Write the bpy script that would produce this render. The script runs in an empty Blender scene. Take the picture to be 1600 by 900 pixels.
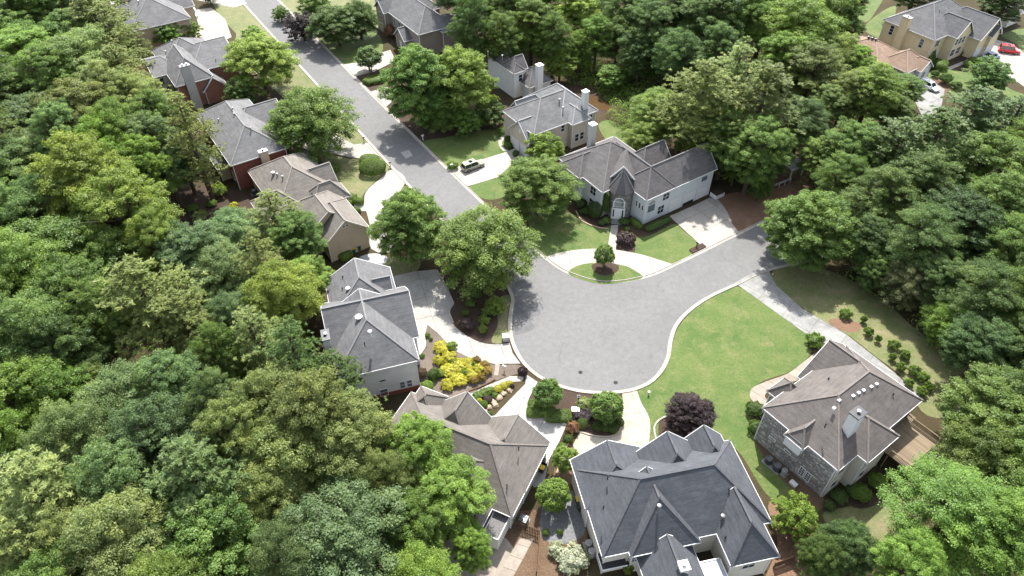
import bpy, bmesh, math, random
import numpy as np
from mathutils import Vector

# ------------------------------------------------------------------ camera, sky, sun, exposure
SC = bpy.context.scene
COL = SC.collection
CAM_H, PITCH, FPX = 80.0, math.radians(44.0), 1110.0        # drone height (m), tilt below the horizon, focal length in photo pixels
cam = bpy.data.cameras.new('camera'); cam_o = bpy.data.objects.new('camera', cam); COL.objects.link(cam_o)
cam_o.location = (0, 0, CAM_H); cam_o.rotation_euler = (math.radians(90) - PITCH, 0, 0)
cam.sensor_width = 36.0; cam.lens = 36.0 * FPX / 1600.0; cam.clip_start = 1.0; cam.clip_end = 3000.0
SC.camera = cam_o
SUN_AZ, SUN_EL = math.radians(86.0), math.radians(55.0)      # direction towards the sun: angle from +X, height
world = bpy.data.worlds.new('World'); SC.world = world; world.use_nodes = True
_wn = world.node_tree
_bg = _wn.nodes['Background']; _sky = _wn.nodes.new('ShaderNodeTexSky'); _sky.sky_type = 'NISHITA'; _sky.sun_disc = False
_sky.sun_elevation = SUN_EL; _sky.sun_rotation = math.radians(90) - SUN_AZ; _sky.air_density = 1.3; _sky.dust_density = 2.0
_hs = _wn.nodes.new('ShaderNodeHueSaturation'); _hs.inputs['Saturation'].default_value = 0.45      # thin bright cloud: a paler sky than clear air
_wn.links.new(_sky.outputs[0], _hs.inputs['Color']); _wn.links.new(_hs.outputs[0], _bg.inputs[0]); _bg.inputs[1].default_value = 0.15
sun = bpy.data.lights.new('sun', 'SUN'); sun_o = bpy.data.objects.new('sun', sun); COL.objects.link(sun_o)
sun.energy = 4.5; sun.angle = math.radians(0.9); sun.color = (1.0, 0.955, 0.885)
_d = Vector((math.cos(SUN_EL) * math.cos(SUN_AZ), math.cos(SUN_EL) * math.sin(SUN_AZ), math.sin(SUN_EL)))
sun_o.rotation_euler = _d.to_track_quat('Z', 'Y').to_euler()
SC.view_settings.view_transform = 'Standard'; SC.view_settings.look = 'None'
SC.view_settings.exposure = 1.80; SC.view_settings.gamma = 1.0
SC.cycles.max_bounces = 8; SC.cycles.diffuse_bounces = 5; SC.cycles.transmission_bounces = 6; SC.cycles.transparent_max_bounces = 4
SC.cycles.use_denoising = True; SC.cycles.sample_clamp_indirect = 8.0

random.seed(7); RNG = np.random.default_rng(7)

# ------------------------------------------------------------------ survey: photo pixel + height -> metres on the site
def G(u, v, z=0.0):
    x = (u - 800) / FPX; y = (450 - v) / FPX
    fy = math.cos(PITCH) + y * math.sin(PITCH); fz = -math.sin(PITCH) + y * math.cos(PITCH)
    t = (z - CAM_H) / fz
    return (x * t, fy * t)
def depth_of(X, Y, Z): return Y * math.cos(PITCH) - (Z - CAM_H) * math.sin(PITCH)

# ------------------------------------------------------------------ materials
MATS = {}
class NT:
    def __init__(s, name):
        s.m = bpy.data.materials.new(name); s.m.use_nodes = True; s.t = s.m.node_tree; s.n = s.t.nodes; s.b = s.n['Principled BSDF']; MATS[name] = s.m
    def node(s, typ, **kw):
        n = s.n.new(typ)
        for k, v in kw.items():
            if k.startswith('i_'): n.inputs[int(k[2:]) if k[2:].isdigit() else k[2:].replace('_', ' ')].default_value = v
            else: setattr(n, k, v)
        return n
    def link(s, a, b): s.t.links.new(a, b)
    def coord(s, out='Object', scale=None):
        c = s.node('ShaderNodeTexCoord').outputs[out]
        if scale is not None:
            m = s.node('ShaderNodeMapping'); m.inputs['Scale'].default_value = scale if hasattr(scale, '__len__') else (scale,) * 3
            s.link(c, m.inputs[0]); c = m.outputs[0]
        return c
    def noise(s, vec, scale, detail=4, rough=.55, dist=0.):
        n = s.node('ShaderNodeTexNoise'); n.inputs['Scale'].default_value = scale; n.inputs['Detail'].default_value = detail
        n.inputs['Roughness'].default_value = rough; n.inputs['Distortion'].default_value = dist; s.link(vec, n.inputs['Vector']); return n.outputs['Fac']
    def ramp(s, fac, stops, interp='LINEAR'):
        r = s.node('ShaderNodeValToRGB'); r.color_ramp.interpolation = interp; e = r.color_ramp.elements
        while len(e) < len(stops): e.new(0.5)
        for el, (p, c) in zip(e, stops):
            el.position = p; el.color = (*c, 1) if hasattr(c, '__len__') else (c, c, c, 1)
        s.link(fac, r.inputs[0]); return r.outputs[0]
    def mix(s, fac, a, b, mode='MIX'):
        m = s.node('ShaderNodeMix', data_type='RGBA', blend_type=mode)
        for sock, val in ((m.inputs[0], fac), (m.inputs[6], a), (m.inputs[7], b)):
            if hasattr(val, 'is_linked'): s.link(val, sock)
            elif hasattr(val, '__len__'): sock.default_value = (*val, 1)
            else: sock.default_value = val
        return m.outputs[2]
    def math(s, op, a, b=0.0, c=None):
        m = s.node('ShaderNodeMath', operation=op)
        for i, val in enumerate((a, b) if c is None else (a, b, c)):
            if hasattr(val, 'is_linked'): s.link(val, m.inputs[i])
            else: m.inputs[i].default_value = val
        return m.outputs[0]
    K = .53                                                  # overall reflectance of built and bare surfaces
    def color(s, c, k=None):
        c = s.mix(1.0, c, (s.K if k is None else k,) * 3, 'MULTIPLY')
        if hasattr(c, 'is_linked'): s.link(c, s.b.inputs['Base Color'])
        else: s.b.inputs['Base Color'].default_value = (*c, 1)
    def rough(s, r, spec=.3):
        s.b.inputs['Roughness'].default_value = r; s.b.inputs['Specular IOR Level'].default_value = spec
    def bump(s, h, strength=.4, dist=.02):
        b = s.node('ShaderNodeBump'); b.inputs['Strength'].default_value = strength; b.inputs['Distance'].default_value = dist
        s.link(h, b.inputs['Height']); s.link(b.outputs[0], s.b.inputs['Normal'])

def plain(name, c, r=.6, spec=.3, metal=0., var=.12, scale=3.0):
    t = NT(name); v = t.coord('Object')
    n = t.noise(v, scale, 5, .6)
    t.color(t.mix(t.ramp(n, [(.3, 0.), (.7, 1.)]), tuple(x * (1 - var) for x in c), tuple(min(1, x * (1 + var)) for x in c)))
    t.rough(r, spec); t.b.inputs['Metallic'].default_value = metal
    return t.m

def roof_mat(name, c, streak=.5, tint=(1, 1, 1)):
    t = NT(name); uv = t.coord('UV')
    br = t.node('ShaderNodeTexBrick'); t.link(uv, br.inputs['Vector'])
    br.inputs['Scale'].default_value = 1.0; br.inputs['Brick Width'].default_value = .34; br.inputs['Row Height'].default_value = .17
    br.inputs['Mortar Size'].default_value = .016; br.inputs['Mortar Smooth'].default_value = .3; br.inputs['Bias'].default_value = 0.0
    br.inputs['Color1'].default_value = (*[x * .74 for x in c], 1); br.inputs['Color2'].default_value = (*[x * 1.22 for x in c], 1); br.inputs['Mortar'].default_value = (*[x * .42 for x in c], 1)
    mp = t.node('ShaderNodeMapping'); mp.inputs['Scale'].default_value = (.9, .16, 1); t.link(uv, mp.inputs[0])
    st = t.noise(mp.outputs[0], 1.3, 5, .6)
    big = t.noise(t.coord('Object'), .22, 4, .6)
    k = t.math('MULTIPLY', t.ramp(st, [(.38, .0), (.66, 1.)]), t.ramp(big, [(.35, .25), (.65, 1.)]))
    col = t.mix(t.math('MULTIPLY', k, streak), br.outputs['Color'], tuple(x * y * .42 for x, y in zip(c, (1, .97, .95))))
    fine = t.noise(uv, 9.0, 3, .7)
    col = t.mix(.35, col, t.ramp(fine, [(.3, tuple(x * .55 for x in c)), (.7, tuple(x * 1.35 for x in c))]))
    mp2 = t.node('ShaderNodeMapping'); mp2.inputs['Scale'].default_value = (.45, 2.6, 1); t.link(uv, mp2.inputs[0])
    ban = t.noise(mp2.outputs[0], 1.0, 3, .6)
    col = t.mix(.45, col, t.ramp(ban, [(.3, tuple(x * .62 for x in c)), (.7, tuple(x * 1.32 for x in c))]))
    pat = t.noise(uv, .35, 6, .7)
    col = t.mix(1.0, col, t.ramp(pat, [(.3, .82), (.7, 1.18)]), 'MULTIPLY')
    t.color(col); t.rough(.9, .1); t.bump(br.outputs['Fac'], .5, -.02)
    return t.m

def brick_mat(name, c1, c2, mortar, w=.22, h=.075, ms=.012, stain=.25):
    t = NT(name); uv = t.coord('UV')
    br = t.node('ShaderNodeTexBrick'); t.link(uv, br.inputs['Vector'])
    for k, v in (('Scale', 1.), ('Brick Width', w), ('Row Height', h), ('Mortar Size', ms), ('Mortar Smooth', .2), ('Bias', 0.)): br.inputs[k].default_value = v
    br.inputs['Color1'].default_value = (*c1, 1); br.inputs['Color2'].default_value = (*c2, 1); br.inputs['Mortar'].default_value = (*mortar, 1)
    n = t.noise(t.coord('Object'), .5, 5, .6)
    t.color(t.mix(t.ramp(n, [(.4, 0.), (.75, stain)]), br.outputs['Color'], tuple(x * .5 for x in c1))); t.rough(.85, .2); t.bump(br.outputs['Fac'], .5, -.01)
    return t.m

def stone_mat(name, cols, scale=2.4):
    t = NT(name); uv = t.coord('UV', (1, 1.7, 1))
    v = t.node('ShaderNodeTexVoronoi'); v.inputs['Scale'].default_value = scale; t.link(uv, v.inputs['Vector'])
    e = t.node('ShaderNodeTexVoronoi', feature='DISTANCE_TO_EDGE'); e.inputs['Scale'].default_value = scale; t.link(uv, e.inputs['Vector'])
    sep = t.node('ShaderNodeSeparateColor'); t.link(v.outputs['Color'], sep.inputs[0])
    base = t.ramp(sep.outputs[0], [(i / (len(cols) - 1), c) for i, c in enumerate(cols)], 'CONSTANT')
    n = t.noise(uv, 14, 4, .7)
    base = t.mix(.3, base, t.ramp(n, [(.3, .06), (.7, .5)]))
    edge = t.ramp(e.outputs['Distance'], [(.02, 1.), (.07, 0.)])
    t.color(t.mix(edge, base, (.16, .145, .125))); t.rough(.85, .2); t.bump(e.outputs['Distance'], .6, .05)
    return t.m

def siding_mat(name, c, gap=.18, var=.06, stain=.12):
    t = NT(name); uv = t.coord('UV')
    sep = t.node('ShaderNodeSeparateXYZ'); t.link(uv, sep.inputs[0])
    f = t.math('FRACT', t.math('DIVIDE', sep.outputs[1], gap))
    line = t.ramp(f, [(0., .62), (.14, 1.), (1., .96)])
    n = t.noise(t.coord('Object'), .8, 5, .6)
    col = t.mix(t.ramp(n, [(.3, 0.), (.7, 1.)]), tuple(x * (1 - var) for x in c), tuple(min(1, x * (1 + var)) for x in c))
    mp = t.node('ShaderNodeMapping'); mp.inputs['Scale'].default_value = (1.4, .2, 1); t.link(uv, mp.inputs[0])
    st = t.noise(mp.outputs[0], 1.0, 4, .6)
    col = t.mix(t.ramp(st, [(.5, 0.), (.8, stain)]), col, tuple(x * .6 for x in c))
    t.color(t.mix(1.0, col, line, 'MULTIPLY')); t.rough(.6, .3); t.bump(f, .3, .015)
    return t.m

def stucco_mat(name, c, var=.07):
    t = NT(name); v = t.coord('Object')
    n = t.noise(v, .6, 6, .65); f = t.noise(v, 25, 3, .6)
    col = t.mix(t.ramp(n, [(.3, 0.), (.7, 1.)]), tuple(x * (1 - var) for x in c), tuple(min(1, x * (1 + var)) for x in c))
    uv = t.node('ShaderNodeMapping'); uv.inputs['Scale'].default_value = (1.6, .18, 1); t.link(t.coord('UV'), uv.inputs[0])
    st = t.noise(uv.outputs[0], 1.0, 4, .6)
    t.color(t.mix(t.ramp(st, [(.52, 0.), (.8, .22)]), col, tuple(x * .55 for x in c))); t.rough(.8, .2); t.bump(f, .25, .01)
    return t.m

R_GREY = roof_mat('shingles_grey', (.20, .20, .205), .5)
R_GREY2 = roof_mat('shingles_slate_grey', (.17, .17, .178), .35)
R_CHAR = roof_mat('shingles_charcoal', (.15, .142, .143), .55)
R_BLUE = roof_mat('shingles_blue_grey', (.100, .107, .122), .55)
R_TAUPE = roof_mat('shingles_taupe', (.232, .212, .192), .5)
R_BROWN = roof_mat('shingles_grey_brown', (.185, .168, .154), .35)
R_BROWN2 = roof_mat('shingles_umber', (.158, .143, .135), .65)
R_ROSE = roof_mat('shingles_rose_brown', (.33, .235, .18), .3)
R_PALE = roof_mat('shingles_pale_grey', (.27, .275, .28), .4)
CAPS = {}
for _r, _c in ((R_GREY, (.225, .225, .228)), (R_GREY2, (.20, .20, .208)), (R_CHAR, (.15, .145, .145)), (R_BLUE, (.085, .09, .10)), (R_TAUPE, (.25, .23, .208)),
               (R_BROWN, (.16, .142, .13)), (R_BROWN2, (.175, .155, .145)), (R_ROSE, (.34, .245, .19)), (R_PALE, (.30, .305, .31))):
    CAPS[_r.name] = plain('ridge_' + _r.name, _c, .85, .2, var=.25, scale=5)
W_BRICK = brick_mat('brick_red', (.34, .12, .07), (.42, .17, .105), (.38, .28, .22))
W_BRICK2 = brick_mat('brick_dark_red', (.26, .065, .045), (.34, .10, .065), (.27, .13, .1))
W_STONE = stone_mat('stacked_stone_grey', [(.28, .27, .26), (.48, .46, .44), (.66, .63, .58), (.36, .345, .33), (.55, .525, .49)], 1.7)
W_FIELD = stone_mat('field_stone', [(.13, .12, .11), (.28, .25, .22), (.4, .36, .32), (.2, .17, .15), (.34, .27, .22)], 1.7)
W_BLUE = siding_mat('siding_pale_blue_grey', (.74, .77, .80))
W_WHITE = siding_mat('siding_white', (.88, .875, .85))
W_BEIGE = stucco_mat('stucco_beige', (.66, .58, .47))
W_TAN = stucco_mat('stucco_tan', (.56, .46, .33))
W_CREAM = stucco_mat('stucco_cream', (.76, .71, .62))
W_YELLOW = stucco_mat('stucco_yellow', (.84, .70, .44))
W_TAUPE = siding_mat('siding_taupe', (.38, .32, .27))
W_GREYCH = siding_mat('siding_light_grey', (.56, .56, .53))
T_WHITE = plain('trim_white', (.82, .82, .82), .45, .4, var=.05)
T_CREAM = plain('trim_cream', (.72, .68, .6), .5, .3, var=.06)
T_DARK = plain('dark_metal', (.03, .032, .04), .45, .5, .3)
M_STEEL = plain('galvanised_steel', (.5, .51, .52), .4, .5, .8, var=.15)
def glass_mat(name, c):
    t = NT(name); t.color(c); t.rough(.06, .8); return t.m
GLASS = glass_mat('window_glass', (.025, .032, .04)); GLASS2 = glass_mat('window_glass_pale', (.16, .19, .22)); CARGLASS = glass_mat('car_glass', (.02, .025, .03))

def asphalt():
    t = NT('asphalt'); v = t.coord('Object')
    n1 = t.noise(v, .09, 5, .6); n2 = t.noise(v, 1.2, 6, .7); n3 = t.noise(v, 40, 2, .5)
    col = t.ramp(n1, [(.3, (.168, .167, .167)), (.7, (.205, .204, .204))])
    col = t.mix(.5, col, t.ramp(n2, [(.3, (.145, .144, .144)), (.7, (.232, .231, .23))]))
    col = t.mix(1.0, col, t.ramp(t.noise(v, 5., 5, .75), [(.3, .84), (.7, 1.16)]), 'MULTIPLY')
    w = t.node('ShaderNodeTexNoise'); w.inputs['Scale'].default_value = .35; w.inputs['Detail'].default_value = 6; t.link(v, w.inputs['Vector'])
    ad = t.node('ShaderNodeVectorMath', operation='MULTIPLY_ADD'); t.link(w.outputs['Color'], ad.inputs[0]); ad.inputs[1].default_value = (3.5, 3.5, 0); t.link(v, ad.inputs[2])
    e = t.node('ShaderNodeTexVoronoi', feature='DISTANCE_TO_EDGE'); e.inputs['Scale'].default_value = .11; t.link(ad.outputs[0], e.inputs['Vector'])
    crack = t.ramp(e.outputs['Distance'], [(.0, 1.), (.005, .7), (.009, 0.)])
    msk = t.ramp(t.noise(v, .12, 3, .5), [(.46, 0.), (.56, .25)])
    col = t.mix(t.math('MULTIPLY', crack, msk), col, (.07, .07, .072))
    wear = t.noise(v, .045, 6, .7, 1.5)
    col = t.mix(t.ramp(wear, [(.44, 0.), (.64, .35)]), col, (.138, .136, .134))
    blot = t.noise(v, .28, 7, .75)
    col = t.mix(t.ramp(blot, [(.54, 0.), (.74, .22)]), col, (.125, .123, .12))
    oil = t.ramp(t.noise(v, .55, 3, .5), [(.66, 0.), (.74, .3)])
    col = t.mix(oil, col, (.1, .1, .1))
    t.color(col); t.rough(.95, .1); t.bump(n3, .3, .01)
    return t.m
def concrete(name, a, b, stain, amt=.4):
    t = NT(name); v = t.coord('Object')
    n1 = t.noise(v, .3, 6, .65); n2 = t.noise(v, 1.1, 7, .75, .5); n3 = t.noise(v, .22, 7, .75, 1.0)
    col = t.mix(t.ramp(n1, [(.35, 0.), (.65, 1.)]), a, b)
    col = t.mix(t.ramp(n2, [(.46, 0.), (.72, amt)]), col, stain)
    col = t.mix(t.ramp(n3, [(.55, 0.), (.75, amt * 1.1)]), col, stain)
    col = t.mix(1.0, col, t.ramp(t.noise(v, 6., 4, .7), [(.3, .9), (.7, 1.08)]), 'MULTIPLY')
    oi = t.node('ShaderNodeObjectInfo')
    col = t.mix(1.0, col, t.ramp(oi.outputs['Random'], [(0., .9), (1., 1.05)]), 'MULTIPLY')
    t.color(col); t.rough(.85, .2); t.bump(n2, .15, .01)
    return t.m
def grass(name, a, b, c, worn):
    t = NT(name); v = t.coord('Object')
    n1 = t.noise(v, .16, 6, .65, .6); n2 = t.noise(v, .42, 7, .7, .4); n3 = t.noise(v, 2.6, 5, .7); n4 = t.noise(v, 9., 3, .7); n5 = t.noise(v, .27, 8, .75, .8)
    col = t.mix(t.ramp(n1, [(.38, 0.), (.62, 1.)]), a, b)
    col = t.mix(t.ramp(n2, [(.44, 0.), (.66, .8)]), col, c)
    col = t.mix(t.ramp(n5, [(.55, 0.), (.72, .75)]), col, worn)
    col = t.mix(1.0, col, t.ramp(n3, [(.25, .74), (.5, 1.), (.75, 1.26)]), 'MULTIPLY')
    col = t.mix(1.0, col, t.ramp(n4, [(.25, .75), (.5, 1.), (.75, 1.25)]), 'MULTIPLY')
    t.color(col); t.rough(.8, .15); t.bump(t.math('ADD', n3, n4), .8, .08)
    return t.m
def litter(name, stops, s1=.25, s2=5.):
    t = NT(name); v = t.coord('Object')
    n1 = t.noise(v, s1, 6, .65); n2 = t.noise(v, s2, 6, .75)
    col = t.mix(.55, t.ramp(n1, stops), t.ramp(n2, [(.3, tuple(x * .45 for x in stops[0][1])), (.55, stops[1][1]), (.75, tuple(x * 1.6 for x in stops[-1][1]))]))
    t.color(col); t.rough(.95, .1); t.bump(n2, .9, .08)
    return t.m
M_ASPH = asphalt()
M_CONC = concrete('concrete_pale', (.45, .422, .38), (.37, .348, .315), (.24, .22, .19), .45)
M_CONCG = concrete('concrete_weathered', (.33, .33, .315), (.24, .24, .235), (.12, .12, .115), .6)
M_CONCB = concrete('concrete_stained', (.47, .44, .385), (.40, .355, .29), (.25, .18, .115), .5)
M_KERB = concrete('kerb_concrete', (.50, .455, .40), (.40, .36, .32), (.2, .17, .14), .45)
M_JOINT = plain('slab_joint', (.13, .12, .105), .95, .1)
M_LAWN = grass('lawn_green', (.070, .125, .028), (.108, .155, .040), (.150, .170, .058), (.22, .20, .10))
M_LAWN2 = grass('lawn_dry', (.115, .15, .048), (.165, .18, .075), (.23, .20, .115), (.29, .23, .15))
M_FLOOR = litter('forest_floor', [(.3, (.035, .04, .014)), (.5, (.07, .055, .03)), (.7, (.12, .085, .05))])
M_MULCH = litter('dark_mulch', [(.3, (.05, .036, .028)), (.5, (.075, .052, .04)), (.7, (.11, .078, .06))])
M_STRAW = litter('pine_straw', [(.3, (.10, .065, .04)), (.5, (.15, .10, .065)), (.7, (.24, .17, .11))])
M_GREYM = litter('grey_mulch', [(.3, (.12, .10, .08)), (.5, (.17, .14, .115)), (.7, (.25, .21, .17))])
M_CLAY = litter('red_clay', [(.3, (.16, .095, .062)), (.5, (.22, .135, .09)), (.7, (.33, .23, .165))])
M_PATIO = concrete('patio_pavers', (.36, .31, .26), (.29, .25, .21), (.17, .14, .11), .5)
M_ROCK = litter('pale_rock', [(.3, (.33, .25, .17)), (.5, (.45, .36, .26)), (.7, (.55, .46, .35))], 1.5, 8)
M_WOOD = plain('weathered_wood', (.23, .18, .125), .85, .1, var=.3, scale=1.5)
M_WOODD = plain('old_brown_wood', (.13, .08, .05), .85, .1, var=.3, scale=1.5)
M_BARK = plain('bark', (.11, .085, .065), .95, .1, var=.35, scale=4)
M_BARKG = plain('bark_grey', (.22, .2, .175), .95, .1, var=.3, scale=4)
M_WATER = glass_mat('creek_water', (.10, .06, .03))
M_RUBBER = plain('rubber', (.02, .02, .02), .8, .2); M_RIM = plain('wheel_rim', (.5, .5, .52), .3, .5, .8)

def leaf_mat():
    t = NT('leaf'); oi = t.node('ShaderNodeObjectInfo')
    a = t.node('ShaderNodeAttribute', attribute_name='tone')
    k = t.ramp(a.outputs['Fac'], [(0., (.55, .62, .52)), (.5, (1., 1., 1.)), (1., (1.55, 1.4, 1.15))])
    col = t.mix(1.0, oi.outputs['Color'], k, 'MULTIPLY')
    t.color(col, 1.0); t.rough(.5, .24)
    tr = t.node('ShaderNodeBsdfTranslucent'); t.link(t.mix(1.0, col, (1.15, 1.25, .7), 'MULTIPLY'), tr.inputs[0])
    mx = t.node('ShaderNodeMixShader'); mx.inputs[0].default_value = .48
    t.link(t.b.outputs[0], mx.inputs[1]); t.link(tr.outputs[0], mx.inputs[2]); t.link(mx.outputs[0], t.n['Material Output'].inputs[0])
    return t.m
M_LEAF = leaf_mat()

# ------------------------------------------------------------------ object helpers
def tag(o, label=None, cat=None, group=None, kind=None):
    if label: o['label'] = label
    if cat: o['category'] = cat
    if group: o['group'] = group
    if kind: o['kind'] = kind
    return o
def link(name, me, parent=None, mat=None):
    o = bpy.data.objects.new(name, me); COL.objects.link(o)
    if mat is not None and me is not None and not me.materials: me.materials.append(mat)
    if parent is not None: o.parent = parent
    return o
def empty(name, loc, rz=0.0):
    o = bpy.data.objects.new(name, None); COL.objects.link(o); o.location = loc; o.rotation_euler = (0, 0, rz); o.empty_display_size = .5
    return o
class MB:
    def __init__(s): s.v = []; s.f = []; s.uv = []; s.has_uv = False
    def poly(s, pts, uv=None):
        i = len(s.v); s.v += [tuple(p) for p in pts]; s.f.append(tuple(range(i, i + len(pts))))
        if uv is not None: s.has_uv = True
        s.uv.append(uv if uv is not None else [(0, 0)] * len(pts))
        return s
    def box(s, x0, x1, y0, y1, z0, z1, bottom=True):
        c = [(x0, y0), (x1, y0), (x1, y1), (x0, y1)]
        s.poly([(x, y, z1) for x, y in c], [(x, y) for x, y in c])
        if bottom: s.poly([(x, y, z0) for x, y in c[::-1]], [(x, y) for x, y in c[::-1]])
        for k in range(4):
            a, b = c[k], c[(k + 1) % 4]; L = math.dist(a, b)
            s.poly([(a[0], a[1], z0), (b[0], b[1], z0), (b[0], b[1], z1), (a[0], a[1], z1)], [(0, z0), (L, z0), (L, z1), (0, z1)])
        return s
    def bar(s, p, q, w, h):
        p = Vector(p); q = Vector(q); d = (q - p).normalized(); up = Vector((0, 0, 1)) if abs(d.z) < .95 else Vector((1, 0, 0))
        r = d.cross(up).normalized() * w * .5; n = r.cross(d).normalized() * h * .5
        A = [p - r - n, p + r - n, p + r + n, p - r + n]; B = [q - r - n, q + r - n, q + r + n, q - r + n]
        s.poly(A[::-1]); s.poly(B)
        for k in range(4): s.poly([A[k], A[(k + 1) % 4], B[(k + 1) % 4], B[k]])
        return s
    def tube(s, pts, rad, seg=7, cap=True):
        rings = []
        for i, p in enumerate(pts):
            p = Vector(p); d = (Vector(pts[min(i + 1, len(pts) - 1)]) - Vector(pts[max(i - 1, 0)])).normalized()
            a = d.cross(Vector((.31, .95, .05))).normalized(); b = d.cross(a); r = rad[i] if hasattr(rad, '__len__') else rad
            rings.append([p + (a * math.cos(2 * math.pi * k / seg) + b * math.sin(2 * math.pi * k / seg)) * r for k in range(seg)])
        i0 = len(s.v)
        for r in rings: s.v += [tuple(x) for x in r]
        for i in range(len(rings) - 1):
            for k in range(seg):
                a = i0 + i * seg + k; b = i0 + i * seg + (k + 1) % seg
                s.f.append((a, b, b + seg, a + seg)); s.uv.append([(0, 0)] * 4)
        if cap:
            s.f.append(tuple(range(i0, i0 + seg))[::-1]); s.uv.append([(0, 0)] * seg)
            j = i0 + (len(rings) - 1) * seg; s.f.append(tuple(range(j, j + seg))); s.uv.append([(0, 0)] * seg)
        return s
    def lathe(s, cx, cy, prof, seg=16):
        return s.tube([(cx, cy, z) for r, z in prof], [r for r, z in prof], seg)
    def mesh(s, name, mat=None):
        me = bpy.data.meshes.new(name); me.from_pydata(s.v, [], s.f)
        if s.has_uv:
            l = me.uv_layers.new(name='UVMap'); l.data.foreach_set('uv', [c for u in s.uv for p in u for c in p])
        if mat is not None: me.materials.append(mat)
        me.update(); return me
    def build(s, name, mat, parent=None): return link(name, s.mesh(name, mat), parent)
    def closed(s, name, mat, parent=None):
        o = s.build(name, mat, parent); bm = bmesh.new(); bm.from_mesh(o.data); bmesh.ops.remove_doubles(bm, verts=bm.verts, dist=1e-4); bmesh.ops.recalc_face_normals(bm, faces=bm.faces); bm.to_mesh(o.data); bm.free(); return o

def catmull(pts, n=6, closed=True):
    out = []; N = len(pts)
    rng = range(N) if closed else range(N - 1)
    for i in rng:
        if closed: p0, p1, p2, p3 = pts[i - 1], pts[i], pts[(i + 1) % N], pts[(i + 2) % N]
        else: p0, p1, p2, p3 = pts[max(i - 1, 0)], pts[i], pts[i + 1], pts[min(i + 2, N - 1)]
        for k in range(n):
            t = k / n
            out.append(tuple(.5 * (2 * p1[j] + (p2[j] - p0[j]) * t + (2 * p0[j] - 5 * p1[j] + 4 * p2[j] - p3[j]) * t * t + (3 * p1[j] - p0[j] - 3 * p2[j] + p3[j]) * t ** 3) for j in (0, 1)))
    if not closed: out.append(tuple(pts[-1]))
    return out
def world_pts(px): return [G(u, v) for u, v in px]
def sheet(name, pts, z, mat, parent=None, thick=0.0):
    bm = bmesh.new(); f = bm.faces.new([bm.verts.new((x, y, z)) for x, y in pts])
    bm.normal_update()
    if f.normal.z < 0: f.normal_flip()
    if thick:
        r = bmesh.ops.extrude_face_region(bm, geom=[f]); bmesh.ops.translate(bm, verts=[e for e in r['geom'] if isinstance(e, bmesh.types.BMVert)], vec=(0, 0, thick))
        bmesh.ops.recalc_face_normals(bm, faces=bm.faces)
    bmesh.ops.triangulate(bm, faces=bm.faces[:])
    me = bpy.data.meshes.new(name); bm.to_mesh(me); bm.free(); me.materials.append(mat)
    return link(name, me, parent)
def slabs(name, pts, ang, du, dv, mat, off=(0, 0), z=.034, th=.03, gap=.05):
    """a paved area: a dark bed and one slab for each cell of its joint pattern"""
    bed = tag(sheet(name, pts, z - .012, M_JOINT), kind='structure')
    c, s = math.cos(ang), math.sin(ang); loc = [((x * c + y * s), (-x * s + y * c)) for x, y in pts]
    base = bmesh.new(); base.faces.new([base.verts.new((x, y, 0)) for x, y in loc]); bmesh.ops.triangulate(base, faces=base.faces[:]); base.normal_update()
    x0 = min(p[0] for p in loc) + off[0] - du; x1 = max(p[0] for p in loc); y0 = min(p[1] for p in loc) + off[1] - dv; y1 = max(p[1] for p in loc)
    tmp = bpy.data.meshes.new('tmp'); base.to_mesh(tmp); base.free()
    i = 0
    while x0 + i * du < x1:
        j = 0
        while y0 + j * dv < y1:
            a, b, e, f = x0 + i * du + gap / 2, x0 + (i + 1) * du - gap / 2, y0 + j * dv + gap / 2, y0 + (j + 1) * dv - gap / 2
            bm = bmesh.new(); bm.from_mesh(tmp)
            for co, no in (((a, 0, 0), (-1, 0, 0)), ((b, 0, 0), (1, 0, 0)), ((0, e, 0), (0, -1, 0)), ((0, f, 0), (0, 1, 0))):
                if bm.faces: bmesh.ops.bisect_plane(bm, geom=bm.verts[:] + bm.edges[:] + bm.faces[:], plane_co=co, plane_no=no, clear_outer=True)
            if bm.faces and sum(q.calc_area() for q in bm.faces) > .15:
                for v in bm.verts: v.co = (v.co.x * c - v.co.y * s, v.co.x * s + v.co.y * c, z - th)
                r = bmesh.ops.extrude_face_region(bm, geom=bm.faces[:]); bmesh.ops.translate(bm, verts=[q for q in r['geom'] if isinstance(q, bmesh.types.BMVert)], vec=(0, 0, th + random.uniform(0, .006)))
                bmesh.ops.recalc_face_normals(bm, faces=bm.faces)
                me = bpy.data.meshes.new('slab'); bm.to_mesh(me); me.materials.append(mat); link('slab', me, bed)
            bm.free(); j += 1
        i += 1
    bpy.data.meshes.remove(tmp)
    return bed

# ------------------------------------------------------------------ the ground, the street and its kerbs
_g = MB()
for i in range(-10, 16):
    for j in range(-6, 24):
        x, y = i * 40, j * 40; _g.poly([(x, y, 0), (x + 40, y, 0), (x + 40, y + 40, 0), (x, y + 40, 0)])
tag(_g.closed('ground', M_FLOOR), kind='structure')
_SD = (0.540, -0.842)
_a0 = G(377, 0); _b0 = G(433, 0)
edge_l = [(_a0[0] - _SD[0] * 110, _a0[1] - _SD[1] * 110), _a0] + world_pts([(500, 135), (623, 270), (705, 355), (780, 428)]) + \
         world_pts([(803, 462), (801, 490), (800, 515), (806, 540), (822, 567), (850, 590), (890, 605), (930, 611), (975, 609), (1005, 600), (1025, 585), (1040, 560), (1045, 530), (1055, 505), (1077, 482), (1107, 462), (1150, 442), (1197, 421)])
_e = edge_l[-1]; edge_l += [(_e[0] + 14, _e[1] + 5), (_e[0] + 34, _e[1] + 16)]
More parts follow.
